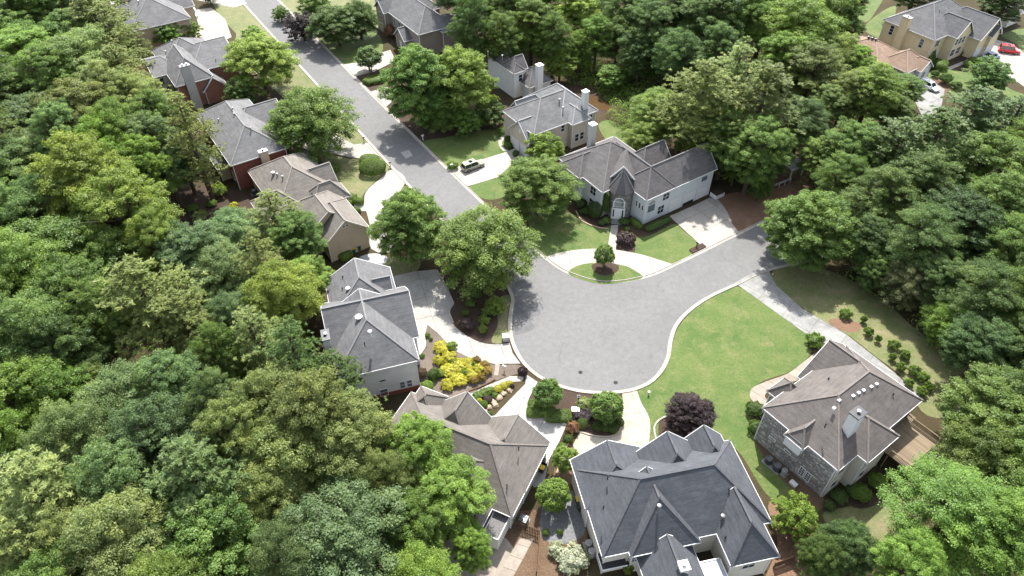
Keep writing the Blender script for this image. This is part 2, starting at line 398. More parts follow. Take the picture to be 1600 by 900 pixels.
edge_r = [(_b0[0] - _SD[0] * 110, _b0[1] - _SD[1] * 110), _b0] + world_pts([(575, 144), (723, 290), (785, 348), (843, 398), (885, 427), (943, 443), (1007, 435), (1063, 412), (1155, 367), (1207, 343)])
_e = edge_r[-1]; edge_r += [(_e[0] + 13, _e[1] + 6), (_e[0] + 30, _e[1] + 18)]
EL = catmull(edge_l, 8, False); ER = catmull(edge_r, 8, False)
tag(sheet('road', EL + ER[::-1], .016, M_ASPH), kind='structure')
PATCH = plain('road_patch_concrete', (.36, .35, .33), .9, .2, var=.2)
tag(sheet('road_patch', world_pts([(626, 238), (639, 234), (645, 243), (634, 248)]), .021, PATCH), kind='structure')
NEWASPH = plain('fresh_asphalt', (.085, .087, .092), .9, .2, var=.25, scale=.8)
for _p in ([(803, 478), (822, 468), (842, 480), (843, 492), (828, 498), (836, 512), (818, 520), (803, 520)], [(806, 440), (826, 436), (829, 446), (812, 452)]):
    tag(sheet('painted_shadow', catmull(world_pts(_p), 5), .0215, plain('shadow_toned_asphalt', (.135, .136, .14), .85, .2, var=.2, scale=1.0)), kind='structure')  # tree shadow on the turning circle, painted as sheets of darker asphalt colour
def resample(pts, step):
    out = [pts[0]]; acc = 0.0
    for a, b in zip(pts[:-1], pts[1:]):
        d = math.dist(a, b); t = step - acc
        while t <= d:
            out.append((a[0] + (b[0] - a[0]) * t / d, a[1] + (b[1] - a[1]) * t / d)); t += step
        acc = (acc + d) % step
    return out
def kerb(pts, side, name='kerb', width=(.42, .16), hgt=.13, mat=M_KERB, seg=3.0, sub=3):
    root = tag(empty(name, (pts[0][0], pts[0][1], 0)), kind='structure')
    P = resample(pts, seg / sub)
    prof = [(0, .0), (0, .028), (width[0], .035), (width[0] + .05, hgt), (width[0] + width[1], hgt + .005), (width[0] + width[1] + .03, .0)]
    nrm = []
    for i in range(len(P)):
        a, b = P[max(i - 1, 0)], P[min(i + 1, len(P) - 1)]; d = math.dist(a, b) or 1
        nrm.append((-(b[1] - a[1]) / d * side, (b[0] - a[0]) / d * side))
    for i in range(0, len(P) - sub, sub):
        m = MB()
        rows = []
        for k in range(sub + 1):
            p, n = P[i + k], nrm[i + k]; t = .02 if k == 0 else (-.02 if k == sub else 0)
            q = P[min(i + k + 1, len(P) - 1)]; d = math.dist(p, q) or 1; dx, dy = ((q[0] - p[0]) / d, (q[1] - p[1]) / d)
            rows.append([(p[0] + dx * t + n[0] * o - root.location.x, p[1] + dy * t + n[1] * o - root.location.y, z) for o, z in prof])
        for k in range(sub):
            for j in range(len(prof) - 1): m.poly([rows[k][j], rows[k + 1][j], rows[k + 1][j + 1], rows[k][j + 1]])
        m.poly(rows[0]); m.poly(rows[-1][::-1])
        m.closed('kerb_stone', mat, root)
    return root
kerb([p for p in EL if p[1] < 230], -1); kerb([p for p in ER if p[1] < 230], 1)

# lawns, beds and bare soil
tag(sheet('lawn', [(-60, 6), (70, 6), (62, 33), (30, 32), (8, 33), (-12, 34), (-45, 30)], .005, M_LAWN2), kind='structure')
def area(name, px, mat, z, smooth=True, n=5): return tag(sheet(name, catmull(world_pts(px), n) if smooth else world_pts(px), z, mat), kind='structure')
area('lawn', [(846, 400), (838, 385), (825, 340), (850, 322), (880, 330), (903, 338), (918, 350), (940, 356), (956, 352), (951, 391), (905, 392), (872, 397)], M_LAWN, .010)
area('lawn', [(962, 392), (966, 368), (992, 372), (1020, 366), (1052, 350), (1070, 362), (1091, 380), (1097, 390), (1053, 413), (1022, 404), (990, 396)], M_LAWN, .010)
area('lawn', [(1148, 447), (1182, 466), (1222, 495), (1262, 523), (1268, 550), (1235, 580), (1185, 600), (1172, 640), (1192, 690), (1240, 750), (1282, 795), (1240, 800), (1196, 770), (1150, 702), (1098, 690), (1020, 700), (1015, 672), (1013, 652), (1001, 630), (992, 606), (1010, 603), (1030, 590), (1046, 562), (1052, 530), (1062, 508), (1082, 486), (1112, 464)], M_LAWN, .010)
area('lawn', [(1205, 432), (1255, 482), (1320, 520), (1367, 556), (1410, 590), (1450, 650), (1530, 640), (1520, 590), (1470, 545), (1420, 505), (1370, 460), (1300, 425), (1240, 412)], M_LAWN2, .008)
area('lawn', [(1285, 805), (1330, 790), (1390, 765), (1420, 730), (1470, 690), (1500, 720), (1450, 800), (1400, 860), (1330, 850)], M_LAWN2, .008)
area('lawn', [(660, 222), (680, 243), (700, 264), (730, 255), (762, 247), (793, 236), (788, 205), (740, 205), (700, 214)], M_LAWN, .010)
area('lawn', [(730, 294), (760, 282), (778, 277), (804, 252), (815, 270), (800, 300), (770, 312), (745, 306)], M_LAWN, .010)
area('lawn', [(490, 60), (512, 80), (531, 100), (560, 97), (596, 82), (592, 55), (560, 42), (520, 45)], M_LAWN, .010)
area('lawn', [(500, 240), (540, 247), (566, 249), (592, 244), (606, 258), (610, 266), (590, 280), (572, 298), (560, 312), (535, 306), (515, 275)], M_LAWN2, .010)
area('lawn', [(525, 175), (555, 200), (574, 222), (552, 226), (530, 214), (515, 190)], M_LAWN2, .010)
area('lawn', [(935, 195), (955, 188), (978, 205), (990, 225), (975, 235), (950, 222)], M_LAWN, .010)
area('lawn', [(585, 408), (625, 400), (655, 405), (650, 424), (610, 434)], M_LAWN2, .010)
area('lawn', [(775, 470), (797, 462), (796, 490), (795, 515), (790, 534), (768, 534), (778, 505)], M_LAWN2, .018)
area('lawn', [(335, 0), (372, 0), (420, 50), (440, 75), (400, 80), (362, 45), (340, 20)], M_LAWN2, .010)
area('lawn', [(1450, 120), (1475, 104), (1510, 106), (1545, 118), (1580, 140), (1600, 150), (1560, 170), (1500, 155)], M_LAWN, .010)
area('lawn', [(1565, 55), (1600, 45), (1640, 60), (1640, 100), (1598, 88), (1590, 70)], M_LAWN, .010)
area('lawn', [(1350, 45), (1375, 20), (1400, 10), (1392, 40), (1380, 60)], M_LAWN, .010)
area('lawn', [(430, 410), (470, 405), (500, 412), (520, 420), (505, 435), (460, 440)], M_LAWN2, .008)
area('lawn', [(1325, 5), (1345, -10), (1380, -10), (1370, 15), (1350, 35)], M_LAWN, .010)
area('island_lawn', [(888, 427), (901, 416), (925, 411), (950, 412), (975, 415), (992, 423), (1004, 434), (975, 441), (943, 444), (912, 438)], M_LAWN, .040)
area('mulch_bed', [(683, 424), (697, 447), (709, 475), (701, 487), (708, 507), (735, 528), (765, 538), (790, 536), (797, 515), (798, 480), (790, 445), (760, 425), (720, 415)], M_MULCH, .012)
area('mulch_bed', [(667, 510), (683, 521), (710, 548), (740, 561), (773, 570), (808, 570), (818, 580), (795, 588), (760, 600), (723, 622), (690, 628), (655, 625), (650, 580), (658, 555), (667, 540)], M_GREYM, .012)
area('mulch_bed', [(1121, 313), (1136, 330), (1144, 350), (1156, 366), (1180, 356), (1206, 343), (1225, 325), (1200, 306), (1160, 300), (1130, 305)], M_CLAY, .012)
area('mulch_bed', [(900, 325), (912, 345), (935, 354), (955, 352), (952, 335), (925, 310)], M_MULCH, .014)
area('mulch_bed', [(964, 345), (985, 362), (1004, 366), (1030, 360), (1052, 348), (1046, 338), (1005, 345), (985, 330)], M_MULCH, .014)
area('mulch_bed', [(964, 365), (978, 362), (990, 366), (992, 380), (991, 396), (976, 394), (963, 391)], M_MULCH, .014)
area('mulch_bed', [(925, 414), (945, 410), (965, 414), (965, 424), (947, 431), (930, 426)], M_MULCH, .048)
area('mulch_bed', [(829, 606), (850, 596), (890, 609), (930, 615), (968, 614), (972, 632), (970, 668), (957, 680), (930, 680), (906, 674), (885, 661), (826, 651), (823, 632)], M_MULCH, .012)
area('mulch_bed', [(1030, 660), (1050, 648), (1090, 655), (1105, 690), (1075, 705), (1035, 700)], M_MULCH, .014)
area('lawn', [(438, 2), (470, 35), (490, 60), (520, 62), (560, 60), (590, 45), (585, 0), (560, -25), (440, -25)], M_LAWN2, .009)
area('lawn', [(385, 12), (440, 73), (480, 115), (530, 170), (520, 195), (480, 195), (440, 150), (400, 115), (368, 75)], M_LAWN2, .007)
area('mulch_bed', [(480, 45), (500, 58), (530, 61), (560, 57), (575, 42), (545, 25), (500, 25)], M_MULCH, .013)
area('mulch_bed', [(655, 215), (700, 222), (745, 205), (800, 190), (770, 150), (690, 150), (620, 170)], M_MULCH, .009)
area('mulch_bed', [(560, 130), (578, 140), (605, 135), (610, 115), (580, 112)], M_MULCH, .012)
area('mulch_bed', [(1445, 135), (1470, 120), (1485, 140), (1470, 155)], M_STRAW, .014)
area('mulch_bed', [(1482, 100), (1498, 85), (1525, 88), (1540, 95), (1520, 112), (1495, 110)], M_MULCH, .014)
area('mulch_bed', [(1262, 538), (1270, 528), (1290, 530), (1290, 545), (1270, 548)], M_MULCH, .014)
area('mulch_bed', [(1295, 500), (1318, 498), (1345, 508), (1335, 520), (1305, 512)], M_CLAY, .014)
area('mulch_bed', [(1180, 690), (1200, 690), (1260, 752), (1290, 785), (1270, 792), (1215, 742)], M_STRAW, .014)
area('mulch_bed', [(1310, 770), (1370, 740), (1440, 700), (1450, 715), (1400, 770), (1345, 795)], M_MULCH, .014)
area('bare_soil', [(1200, 790), (1225, 780), (1260, 830), (1280, 880), (1260, 930), (1190, 930), (1215, 850)], M_CLAY, .006)
area('bare_soil', [(250, 310), (330, 290), (380, 300), (420, 318), (380, 350), (300, 365), (255, 345)], M_MULCH, .006)
area('bare_soil', [(205, 90), (240, 80), (255, 125), (240, 150), (215, 150), (195, 120)], M_STRAW, .006)
area('bare_soil', [(895, 135), (930, 145), (962, 165), (945, 178), (912, 165)], M_MULCH, .006)
area('bare_soil', [(1280, 180), (1310, 170), (1325, 200), (1300, 225), (1280, 215)], M_CLAY, .006)
area('bare_soil', [(785, 810), (850, 790), (870, 720), (893, 690), (905, 730), (920, 800), (900, 900), (830, 930), (770, 930)], M_STRAW, .006)
area('bare_soil', [(1180, 290), (1240, 270), (1270, 290), (1240, 320), (1200, 320)], M_CLAY, .007)
area('bare_soil', [(1360, 70), (1400, 35), (1430, 20), (1420, 60), (1380, 80)], M_CLAY, .006)
area('creek', [(905, 143), (922, 148), (945, 158), (958, 170), (940, 172), (918, 160)], M_WATER, .010)

# driveways and walks, slab by slab
A34 = math.radians(33)
slabs('driveway', world_pts([(1046, 338), (1080, 323), (1109, 309), (1122, 312), (1130, 322), (1137, 332), (1144, 350), (1157, 366), (1125, 380), (1098, 391), (1093, 381), (1075, 365)]), A34, 3.6, 4.2, M_CONC)
_out = catmull(world_pts([(849, 404), (866, 397), (880, 394), (905, 390), (945, 389), (990, 395), (1020, 403), (1054, 414)]), 4, False)
_inn = catmull(world_pts([(1009, 434), (993, 424), (975, 415), (950, 412), (925, 411), (901, 416), (886, 427)]), 4, False)
slabs('driveway', _out + _inn, math.radians(0), 4.5, 30, M_CONC)
slabs('path', world_pts([(955, 352), (966, 352), (962, 391), (949, 390)]), math.radians(95), 2.0, 6, M_CONC, z=.040)
slabs('driveway', world_pts([(702, 266), (730, 255), (757, 248), (793, 237), (803, 232), (832, 245), (806, 251), (778, 277), (731, 291)]), A34, 4.2, 4.0, M_CONC)
slabs('path', catmull(world_pts([(786, 236), (780, 228), (779, 219), (786, 212), (797, 208)]), 4, False) + catmull(world_pts([(800, 211), (791, 215), (785, 221), (786, 229), (796, 236)]), 4, False), A34, 1.8, 20, M_CONC, z=.042)
slabs('driveway', world_pts([(577, 223), (553, 226), (530, 214), (480, 196), (440, 205), (470, 232), (520, 240), (543, 245), (567, 248), (596, 244)]), A34, 4.2, 4.2, M_CONC)
slabs('driveway', catmull(world_pts([(613, 265), (633, 277), (630, 292), (618, 312), (613, 350), (614, 392), (580, 389), (578, 352), (570, 320), (572, 300), (592, 281)]), 3), A34, 4.2, 4.2, M_CONC)
slabs('path', world_pts([(552, 322), (560, 312), (573, 316), (578, 330), (566, 330)]), A34, 2.2, 2.2, M_CONC, z=.041)
area('gravel_strip', [(562, 402), (585, 396), (605, 402), (598, 413), (568, 416)], plain('pale_gravel', (.42, .43, .44), .9, .1, var=.35, scale=9), .020)
_d5 = world_pts([(613, 432), (650, 424), (684, 421)]) + catmull(world_pts([(697, 447), (708, 474), (702, 488), (709, 508), (735, 528), (764, 538), (796, 536)]), 4, False) + world_pts([(801, 552), (813, 568)]) + \
      catmull(world_pts([(773, 569), (740, 561), (710, 547), (684, 521), (668, 508)]), 4, False) + catmull(world_pts([(664, 525), (666, 540), (656, 556)]), 3, False) + world_pts([(648, 540), (635, 480)])
slabs('driveway', _d5, math.radians(17.5), 4.2, 4.4, concrete('concrete_mottled', (.44, .425, .395), (.36, .35, .33), (.17, .165, .155), .5))
_d6 = world_pts([(822, 585), (840, 597)]) + catmull(world_pts([(834, 608), (824, 630), (827, 650)]), 3, False) + world_pts([(886, 662), (874, 690), (858, 718), (850, 756), (835, 762), (780, 690), (763, 660)]) + catmull(world_pts([(782, 640), (801, 620), (821, 600)]), 3, False)
slabs('driveway', _d6, math.radians(64), 4.0, 4.0, concrete('concrete_grey', (.42, .415, .40), (.35, .345, .33), (.2, .19, .18), .4))
slabs('path', world_pts([(820, 588), (797, 588), (760, 603), (722, 622), (715, 632), (726, 630), (762, 612), (798, 597), (815, 596)]), math.radians(40), 2.0, 20, M_CONC, z=.040)
slabs('path', world_pts([(774, 569), (781, 569), (778, 587), (772, 587)]), math.radians(90), .8, 6, M_PATIO, z=.044)
_d7 = world_pts([(972, 612), (994, 608)]) + catmull(world_pts([(1002, 630), (1014, 652), (1016, 672), (1012, 705)]), 4, False) + world_pts([(1000, 740), (930, 740), (906, 726), (895, 695), (906, 676)]) + catmull(world_pts([(930, 682), (957, 683), (970, 671), (974, 645), (973, 628)]), 4, False)
slabs('driveway', _d7, math.radians(12), 5.2, 4.5, M_CONCB)
slabs('driveway', world_pts([(1148, 442), (1180, 424), (1199, 415), (1204, 430), (1214, 447), (1254, 483), (1320, 521), (1366, 557), (1398, 583), (1440, 622), (1400, 640), (1340, 590), (1290, 548), (1261, 523), (1222, 495)]), math.radians(-40), 4.6, 3.1, M_CONCG)
slabs('path', catmull(world_pts([(1288, 545), (1272, 553), (1255, 566), (1230, 584), (1195, 597), (1174, 608), (1174, 625), (1196, 640)]), 4, False) + catmull(world_pts([(1214, 632), (1196, 622), (1200, 612), (1228, 600), (1250, 592), (1270, 575)]), 4, False), math.radians(45), 1.6, 40, M_PATIO, z=.040)
slabs('driveway', world_pts([(533, 101), (560, 98), (590, 84), (610, 78), (618, 95), (585, 112), (553, 120)]), A34, 4.0, 4.0, M_CONC)
slabs('driveway', world_pts([(577, 144), (603, 136), (628, 146), (602, 168)]), A34, 4.0, 4.0, M_CONC)
slabs('driveway', world_pts([(290, 18), (330, 12), (352, 30), (362, 58), (340, 68), (300, 62), (284, 40)]), A34, 4.2, 4.2, M_CONCB)
slabs('driveway', world_pts([(288, -4), (336, 6), (365, 12), (386, 6), (379, -2), (330, -12), (292, -14)]), A34, 4.2, 4.2, M_CONC)
slabs('driveway', world_pts([(1503, 98), (1536, 76), (1556, 62), (1580, 68), (1612, 92), (1660, 140), (1620, 150), (1590, 128), (1560, 108), (1530, 104)]), A34, 4.2, 4.2, M_CONC)
slabs('path', world_pts([(1480, 106), (1504, 96), (1509, 99), (1485, 109)]), A34, 2.0, 4, M_CONC, z=.042)
slabs('driveway', world_pts([(1436, 128), (1448, 120), (1476, 140), (1470, 170), (1445, 190), (1430, 160)]), A34, 4.2, 4.2, M_CONCG)
area('patio', [(225, 142), (250, 132), (272, 148), (262, 165), (235, 160)], M_CONC, .020, False)
_pc = G(745, 878); tag(sheet('patio', [(_pc[0] + 4.6 * math.cos(a), _pc[1] + 4.2 * math.sin(a)) for a in np.linspace(0, 2 * math.pi, 28)[:-1]], .020, M_PATIO), kind='structure')
slabs('path', world_pts([(812, 842), (834, 842), (800, 905), (775, 905)]), math.radians(70), 1.6, 3, M_PATIO, z=.036)
area('patio', [(845, 800), (860, 775), (900, 770), (915, 830), (880, 850), (848, 840)], plain('grey_patio', (.16, .165, .17), .8, .2, var=.3), .018)
def stone_edge(pts, n, label_root=None):
    root = tag(empty('bed_edging', (*pts[0], 0)), kind='structure')
    for p, q in zip(resample(pts, .75)[:-1], resample(pts, .75)[1:]):
        m = MB().bar((p[0] - pts[0][0], p[1] - pts[0][1], .07), (q[0] - pts[0][0], q[1] - pts[0][1], .07), .22, .16 + random.uniform(-.02, .03)); m.build('edging_stone', n, root)
stone_edge(catmull(world_pts([(895, 674), (906, 675), (930, 682), (957, 682), (970, 670), (973, 645), (972, 625)]), 4, False), M_CONCB)
stone_edge(catmull(world_pts([(1026, 690), (1022, 668), (1032, 655), (1045, 650)]), 4, False), M_CONC)
stone_edge(catmull(world_pts([(900, 330), (910, 346), (935, 356), (954, 358)]), 4, False), M_ROCK)
stone_edge(world_pts([(683, 424), (697, 447), (709, 475), (701, 487), (709, 507)]), M_CONC)
stone_edge(catmull(world_pts([(826, 652), (850, 654), (885, 662)]), 3, False), M_CONC)
stone_edge(world_pts([(895, 676), (880, 710), (868, 745)]), M_ROCK)
stone_edge(world_pts([(658, 625), (690, 628), (715, 618), (757, 602), (775, 592)]), M_WOODD)

# ------------------------------------------------------------------ houses
INSET = .42
class House:
    def __init__(s, name, label, org, th, wall, roof, trim=T_WHITE, group='houses of the close'):
        s.root = tag(empty(name, (org[0], org[1], 0), math.radians(th)), label, 'house', group)
        s.th = math.radians(th); s.org = org; s.wall = wall; s.roof = roof; s.trim = trim; s.n = 0; s.bl = []
    def w(s, x, y):
        c, k = math.cos(s.th), math.sin(s.th); return (s.org[0] + x * c - y * k, s.org[1] + x * k + y * c)
    def block(s, x0, x1, y0, y1, ze, zr, ax='x', ends='hh', wall=None, roof=None, z0=-.2, base=None, hipk=1.0, rot=0.0, overw=INSET, corner=True, inset=None, gable_wall=None):
        i = s.n; s.n += 1
        ze += .004 * (i % 7); zr += .011 * (i % 9); ins = (overw if inset is None else inset) + .011 * (i % 11)
        wall = wall or s.wall; roof = roof or s.roof
        if ax == 'x': T = lambda u, v, z: (u, v, z); u0, u1, v0, v1 = x0, x1, y0, y1
        else: T = lambda u, v, z: (v, u, z); u0, u1, v0, v1 = y0, y1, x0, x1
        flip = ax == 'y'
        w = (v1 - v0) / 2; vm = (v0 + v1) / 2; run = min(w, (u1 - u0) / 2 * .999) * hipk; sl = (zr - ze) / w
        r0 = u0 + (run if ends[0] == 'h' else 0); r1 = u1 - (run if ends[1] == 'h' else 0)
        A, B, C, D, R0, R1 = (u0, v0, ze), (u1, v0, ze), (u1, v1, ze), (u0, v1, ze), (r0, vm, zr), (r1, vm, zr)
        L = math.hypot(w, zr - ze); Lh = math.hypot(run, zr - ze)
        polys = [([A, B, R1, R0], [(u0, 0), (u1, 0), (r1, L), (r0, L)]), ([C, D, R0, R1], [(-u1, 0), (-u0, 0), (-r0, L), (-r1, L)])]
        if ends[0] == 'h': polys.append(([D, A, R0], [(-v1, 0), (-v0, 0), (-vm, Lh)]))
        if ends[1] == 'h': polys.append(([B, C, R1], [(v0, 0), (v1, 0), (vm, Lh)]))
        m = MB()
        for p, uv in polys:
            P = [T(*q) for q in p]; U = uv
            if flip: P = P[::-1]; U = uv[::-1]
            m.poly(P, U); m.poly([(q[0], q[1], q[2] - .14) for q in P[::-1]], U[::-1])
        ro = m.build('roof', roof, s.root)
        # fascia along eaves and rakes
        f = MB()
        edges = [(A, B), (C, D), (D, A) if ends[0] == 'h' else None, (B, C) if ends[1] == 'h' else None]
        if ends[0] != 'h': edges += [(A, R0), (R0, D)]
        if ends[1] != 'h': edges += [(B, R1), (R1, C)]
        for e in edges:
            if e:
                p, q = Vector(T(*e[0])), Vector(T(*e[1])); d = (q - p).normalized() * .05
                p = p - d; q = q + d
                f.bar((p.x, p.y, p.z - .10), (q.x, q.y, q.z - .10), .09, .2)
        f.build('fascia', s.trim, s.root)
        # ridge and hip caps
        c = MB(); caps = [(R0, R1)] if r1 - r0 > .2 else []
        if ends[0] == 'h': caps += [(A, R0), (D, R0)]
        if ends[1] == 'h': caps += [(B, R1), (C, R1)]
        for p, q in caps: c.bar([a + b for a, b in zip(T(*p), (0, 0, .02))], [a + b for a, b in zip(T(*q), (0, 0, .02))],   .24, .055)
        if caps: c.build('ridge_cap', CAPS[roof.name], ro)
        # walls
        zt = ze + ins * sl - .12
        m = MB(); a0, a1, b0, b1 = u0 + ins, u1 - ins, v0 + ins, v1 - ins
        P4 = [(a0, b0), (a1, b0), (a1, b1), (a0, b1)]
        for k in range(4):
            p, q = P4[k], P4[(k + 1) % 4]; LL = math.dist(p, q)
            gab = (k == 3 and ends[0] != 'h') or (k == 1 and ends[1] != 'h')
            ztk = ze + ins * sl - .12 if k in (0, 2) or gab else ze + .42 * (zr - ze) / max(run, .1) - .12
            pts = [(*p, z0), (*q, z0), (*q, ztk)]; uv = [(0, z0), (LL, z0), (LL, ztk)]
            if gab: mid = ((p[0] + q[0]) / 2, (p[1] + q[1]) / 2); pts.append((*mid, zr - .16)); uv.append((LL / 2, zr - .16))
            pts.append((*p, ztk)); uv.append((0, ztk))
            pts = [T(*t) for t in pts]
            if flip: pts = pts[::-1]; uv = uv[::-1]
            if k == 0: m.poly(pts, uv)
            else: m.poly(pts, uv)
        m.build('wall', wall, s.root)
        if corner:
            for p in P4:
                q = T(*p, 0); c = MB(); c.box(q[0] - .07, q[0] + .07, q[1] - .07, q[1] + .07, max(z0, 0.), ze + .05); c.build('corner_board', s.trim, s.root)
        X0, Y0, _ = T(a0, b0, 0); X1, Y1, _ = T(a1, b1, 0)
        b = dict(x0=min(X0, X1), x1=max(X0, X1), y0=min(Y0, Y1), y1=max(Y0, Y1), ze=ze, zr=zr, sl=sl, vm=vm, ax=ax); s.bl.append(b); return b
    def face(s, b, side):
        """local frame of a wall: origin function (t along wall, z, out) -> xyz"""
        if side == '-y': return lambda t, z, o: (t, b['y0'] - o, z)
        if side == '+y': return lambda t, z, o: (t, b['y1'] + o, z)
        if side == '-x': return lambda t, z, o: (b['x0'] - o, t, z)
        return lambda t, z, o: (b['x1'] + o, t, z)
    def slabbox(s, F, t0, t1, z0, z1, o0, o1, m):
        c = [F(t, z, o) for o in (o0, o1) for z in (z0, z1) for t in (t0, t1)]
        xs, ys, zs = zip(*c); m.box(min(xs), max(xs), min(ys), max(ys), min(zs), max(zs)); return m
    def window(s, b, side, t, z, w=1.0, h=1.5, cols=2, rows=2, arch=False, glass=GLASS, shutter=None):
        F = s.face(b, side); m = MB(); fw = .11
        s.slabbox(F, t - w / 2 - fw, t + w / 2 + fw, z - h / 2 - fw, z - h / 2, 0, .07, m); s.slabbox(F, t - w / 2 - fw, t + w / 2 + fw, z + h / 2, z + h / 2 + fw, 0, .07, m)
        s.slabbox(F, t - w / 2 - fw, t - w / 2, z - h / 2, z + h / 2, 0, .065, m); s.slabbox(F, t + w / 2, t + w / 2 + fw, z - h / 2, z + h / 2, 0, .065, m)
        if arch:
            pts = [(t + (w / 2 + fw / 2) * math.cos(a), z + h / 2 + fw / 2 + (w / 2 + fw / 2) * math.sin(a)) for a in np.linspace(0, math.pi, 13)]
            for p, q in zip(pts[:-1], pts[1:]): m.bar(F(p[0], p[1], .03), F(q[0], q[1], .03), .09, .12)
        wo = m.build('window', s.trim, s.root)
        g = MB(); g.poly([F(t - w / 2, z - h / 2, .022), F(t + w / 2, z - h / 2, .022), F(t + w / 2, z + h / 2, .022), F(t - w / 2, z + h / 2, .022)])
        if arch: g.poly([F(t + w / 2 * math.cos(a), z + h / 2 + fw + w / 2 * math.sin(a), .022) for a in np.linspace(0, math.pi, 13)])
        g.build('pane', glass, wo)
        k = MB()
        for i in range(1, cols): tt = t - w / 2 + w * i / cols; s.slabbox(F, tt - .025, tt + .025, z - h / 2, z + h / 2, .022, .05, k)
        for i in range(1, rows): zz = z - h / 2 + h * i / rows; s.slabbox(F, t - w / 2, t + w / 2, zz - .03, zz + .03, .023, .053, k)
        if k.f: k.build('muntin', s.trim, wo)
        return wo
    def door(s, b, side, t, w=1.0, h=2.1, mat=T_WHITE, z0=.1):
        F = s.face(b, side); m = MB(); s.slabbox(F, t - w / 2, t + w / 2, z0, z0 + h, 0, .05, m)
        for i in range(2):
            for j in range(2):
                u = t - w / 4 + i * w / 2; v = z0 + h * (.28 + .45 * j); s.slabbox(F, u - w * .17, u + w * .17, v - h * .16, v + h * .16, .05, .07, m)
        d = m.build('door', mat, s.root)
        k = MB(); s.slabbox(F, t + w * .38, t + w * .43, z0 + h * .45, z0 + h * .5, .05, .11, k); k.build('handle', T_DARK, d)
    def garage(s, b, side, t, w=2.7, h=2.3, opened=0.0, mat=T_WHITE):
        F = s.face(b, side); m = MB()
        s.slabbox(F, t - w / 2 - .12, t - w / 2, 0, h + .12, 0, .07, m); s.slabbox(F, t + w / 2, t + w / 2 + .12, 0, h + .12, 0, .07, m); s.slabbox(F, t - w / 2, t + w / 2, h, h + .12, 0, .07, m)
        fr = m.build('garage_door', s.trim, s.root)
        n = 4
        for r in range(n):
            z0 = h * r / n + .01; z1 = h * (r + 1) / n - .01
            if z1 < opened: continue
            p = MB(); s.slabbox(F, t - w / 2, t + w / 2, z0, z1, 0, .03, p)
            for c in range(4):
                u = t - w / 2 + w * (c + .5) / 4; s.slabbox(F, u - w * .1, u + w * .1, z0 + .09, z1 - .09, .03, .045, p)
            p.build('panel', mat, fr)
        if opened:
            p = MB(); s.slabbox(F, t - w / 2, t + w / 2, 0, opened, 0, .006, p); p.build('opening', T_DARK, fr)
    def chimney(s, x, y, wx, wy, z0, z1, mat, cap=T_DARK, pots=1):
        m = MB().box(x - wx / 2, x + wx / 2, y - wy / 2, y + wy / 2, z0, z1); c = m.build('chimney', mat, s.root)
        MB().box(x - wx / 2 - .1, x + wx / 2 + .1, y - wy / 2 - .1, y + wy / 2 + .1, z1, z1 + .16).build('chimney_cap', cap, c)
        k = MB()
        for i in range(pots):
            px = x + (i - (pots - 1) / 2) * wx * .45; k.lathe(px, y, [(.16, z1 + .16), (.16, z1 + .42), (.24, z1 + .44), (.24, z1 + .52), (.05, z1 + .56)], 10)
        k.build('flue', M_STEEL, c)
    def roof_z(s, x, y):
        z = 0
        for b in s.bl:
            v = y if b['ax'] == 'x' else x
            e = 1.0
            if b['x0'] - .4 <= x <= b['x1'] + .4 and b['y0'] - .4 <= y <= b['y1'] + .4: z = max(z, b['zr'] - abs(v - b['vm']) * b['sl'])
        return z
    def vent(s, x, y, z=None, r=.13, h=.55, mat=None):
        z = s.roof_z(x, y) if z is None else z
        m = MB().lathe(x, y, [(r, z - .5), (r, z + h), (r * 1.7, z + h + .02), (r * 1.7, z + h + .12), (r * .3, z + h + .2)], 9); m.build('roof_vent', mat or M_STEEL, s.root)
    def plumb(s, x, y): s.vent(x, y, None, .07, .22, T_DARK)

# pale blue-grey house with a stone turret
h9 = House('pale_blue_house', 'pale blue-grey house with round stone turret and three white garage doors', (23.2, 98.5), 34, W_BLUE, R_CHAR)
b_main = h9.block(-4.8, 8.6, 6.0, 19.0, 5.8, 10.4, 'y')
b_wing = h9.block(0, 17.1, 0, 7.0, 5.8, 9.5, 'x', 'hg')
h9.block(.05, 7.0, .06, 13.0, 5.8, 9.5, 'y', 'hg', corner=False)
b_bay = h9.block(-5.6, 3.4, 11.6, 17.5, 5.8, 8.3, 'x', 'hh')
h9.block(4.5, 12.0, 6.3, 12.2, 5.8, 8.9, 'x', 'hg')
tx, ty, tr = -.9, 5.6, 2.25
tw = MB(); seg = 20
ring = [(tx + tr * math.cos(2 * math.pi * k / seg), ty + tr * math.sin(2 * math.pi * k / seg)) for k in range(seg)]
for k in range(seg):
    p, q = ring[k], ring[(k + 1) % seg]; L = 2 * math.pi * tr / seg; tw.poly([(*p, -.2), (*q, -.2), (*q, 5.7), (*p, 5.7)], [(k * L, 0), (k * L + L, 0), (k * L + L, 5.9), (k * L, 5.9)])
tur = tw.build('turret', W_FIELD, h9.root)
co = MB(); rr = tr + .42; oct_ = [(tx + rr * math.cos(2 * math.pi * (k + .5) / 8 + .0), ty + rr * math.sin(2 * math.pi * (k + .5) / 8)) for k in range(8)]
for k in range(8):
    p, q = oct_[k], oct_[(k + 1) % 8]; L = math.dist(p, q); co.poly([(*p, 5.65), (*q, 5.65), (tx, ty, 9.4)], [(0, 0), (L, 0), (L / 2, 4.5)])
    co.poly([(*q, 5.6), (*p, 5.6), (tx, ty, 5.6)], [(0, 0), (L, 0), (L / 2, 2)])
cone = co.build('turret_roof', R_CHAR, h9.root)
hc = MB()
for k in range(8): hc.bar((*oct_[k], 5.67), (tx, ty, 9.42), .22, .06)
hc.build('ridge_cap', CAPS[R_CHAR.name], cone)
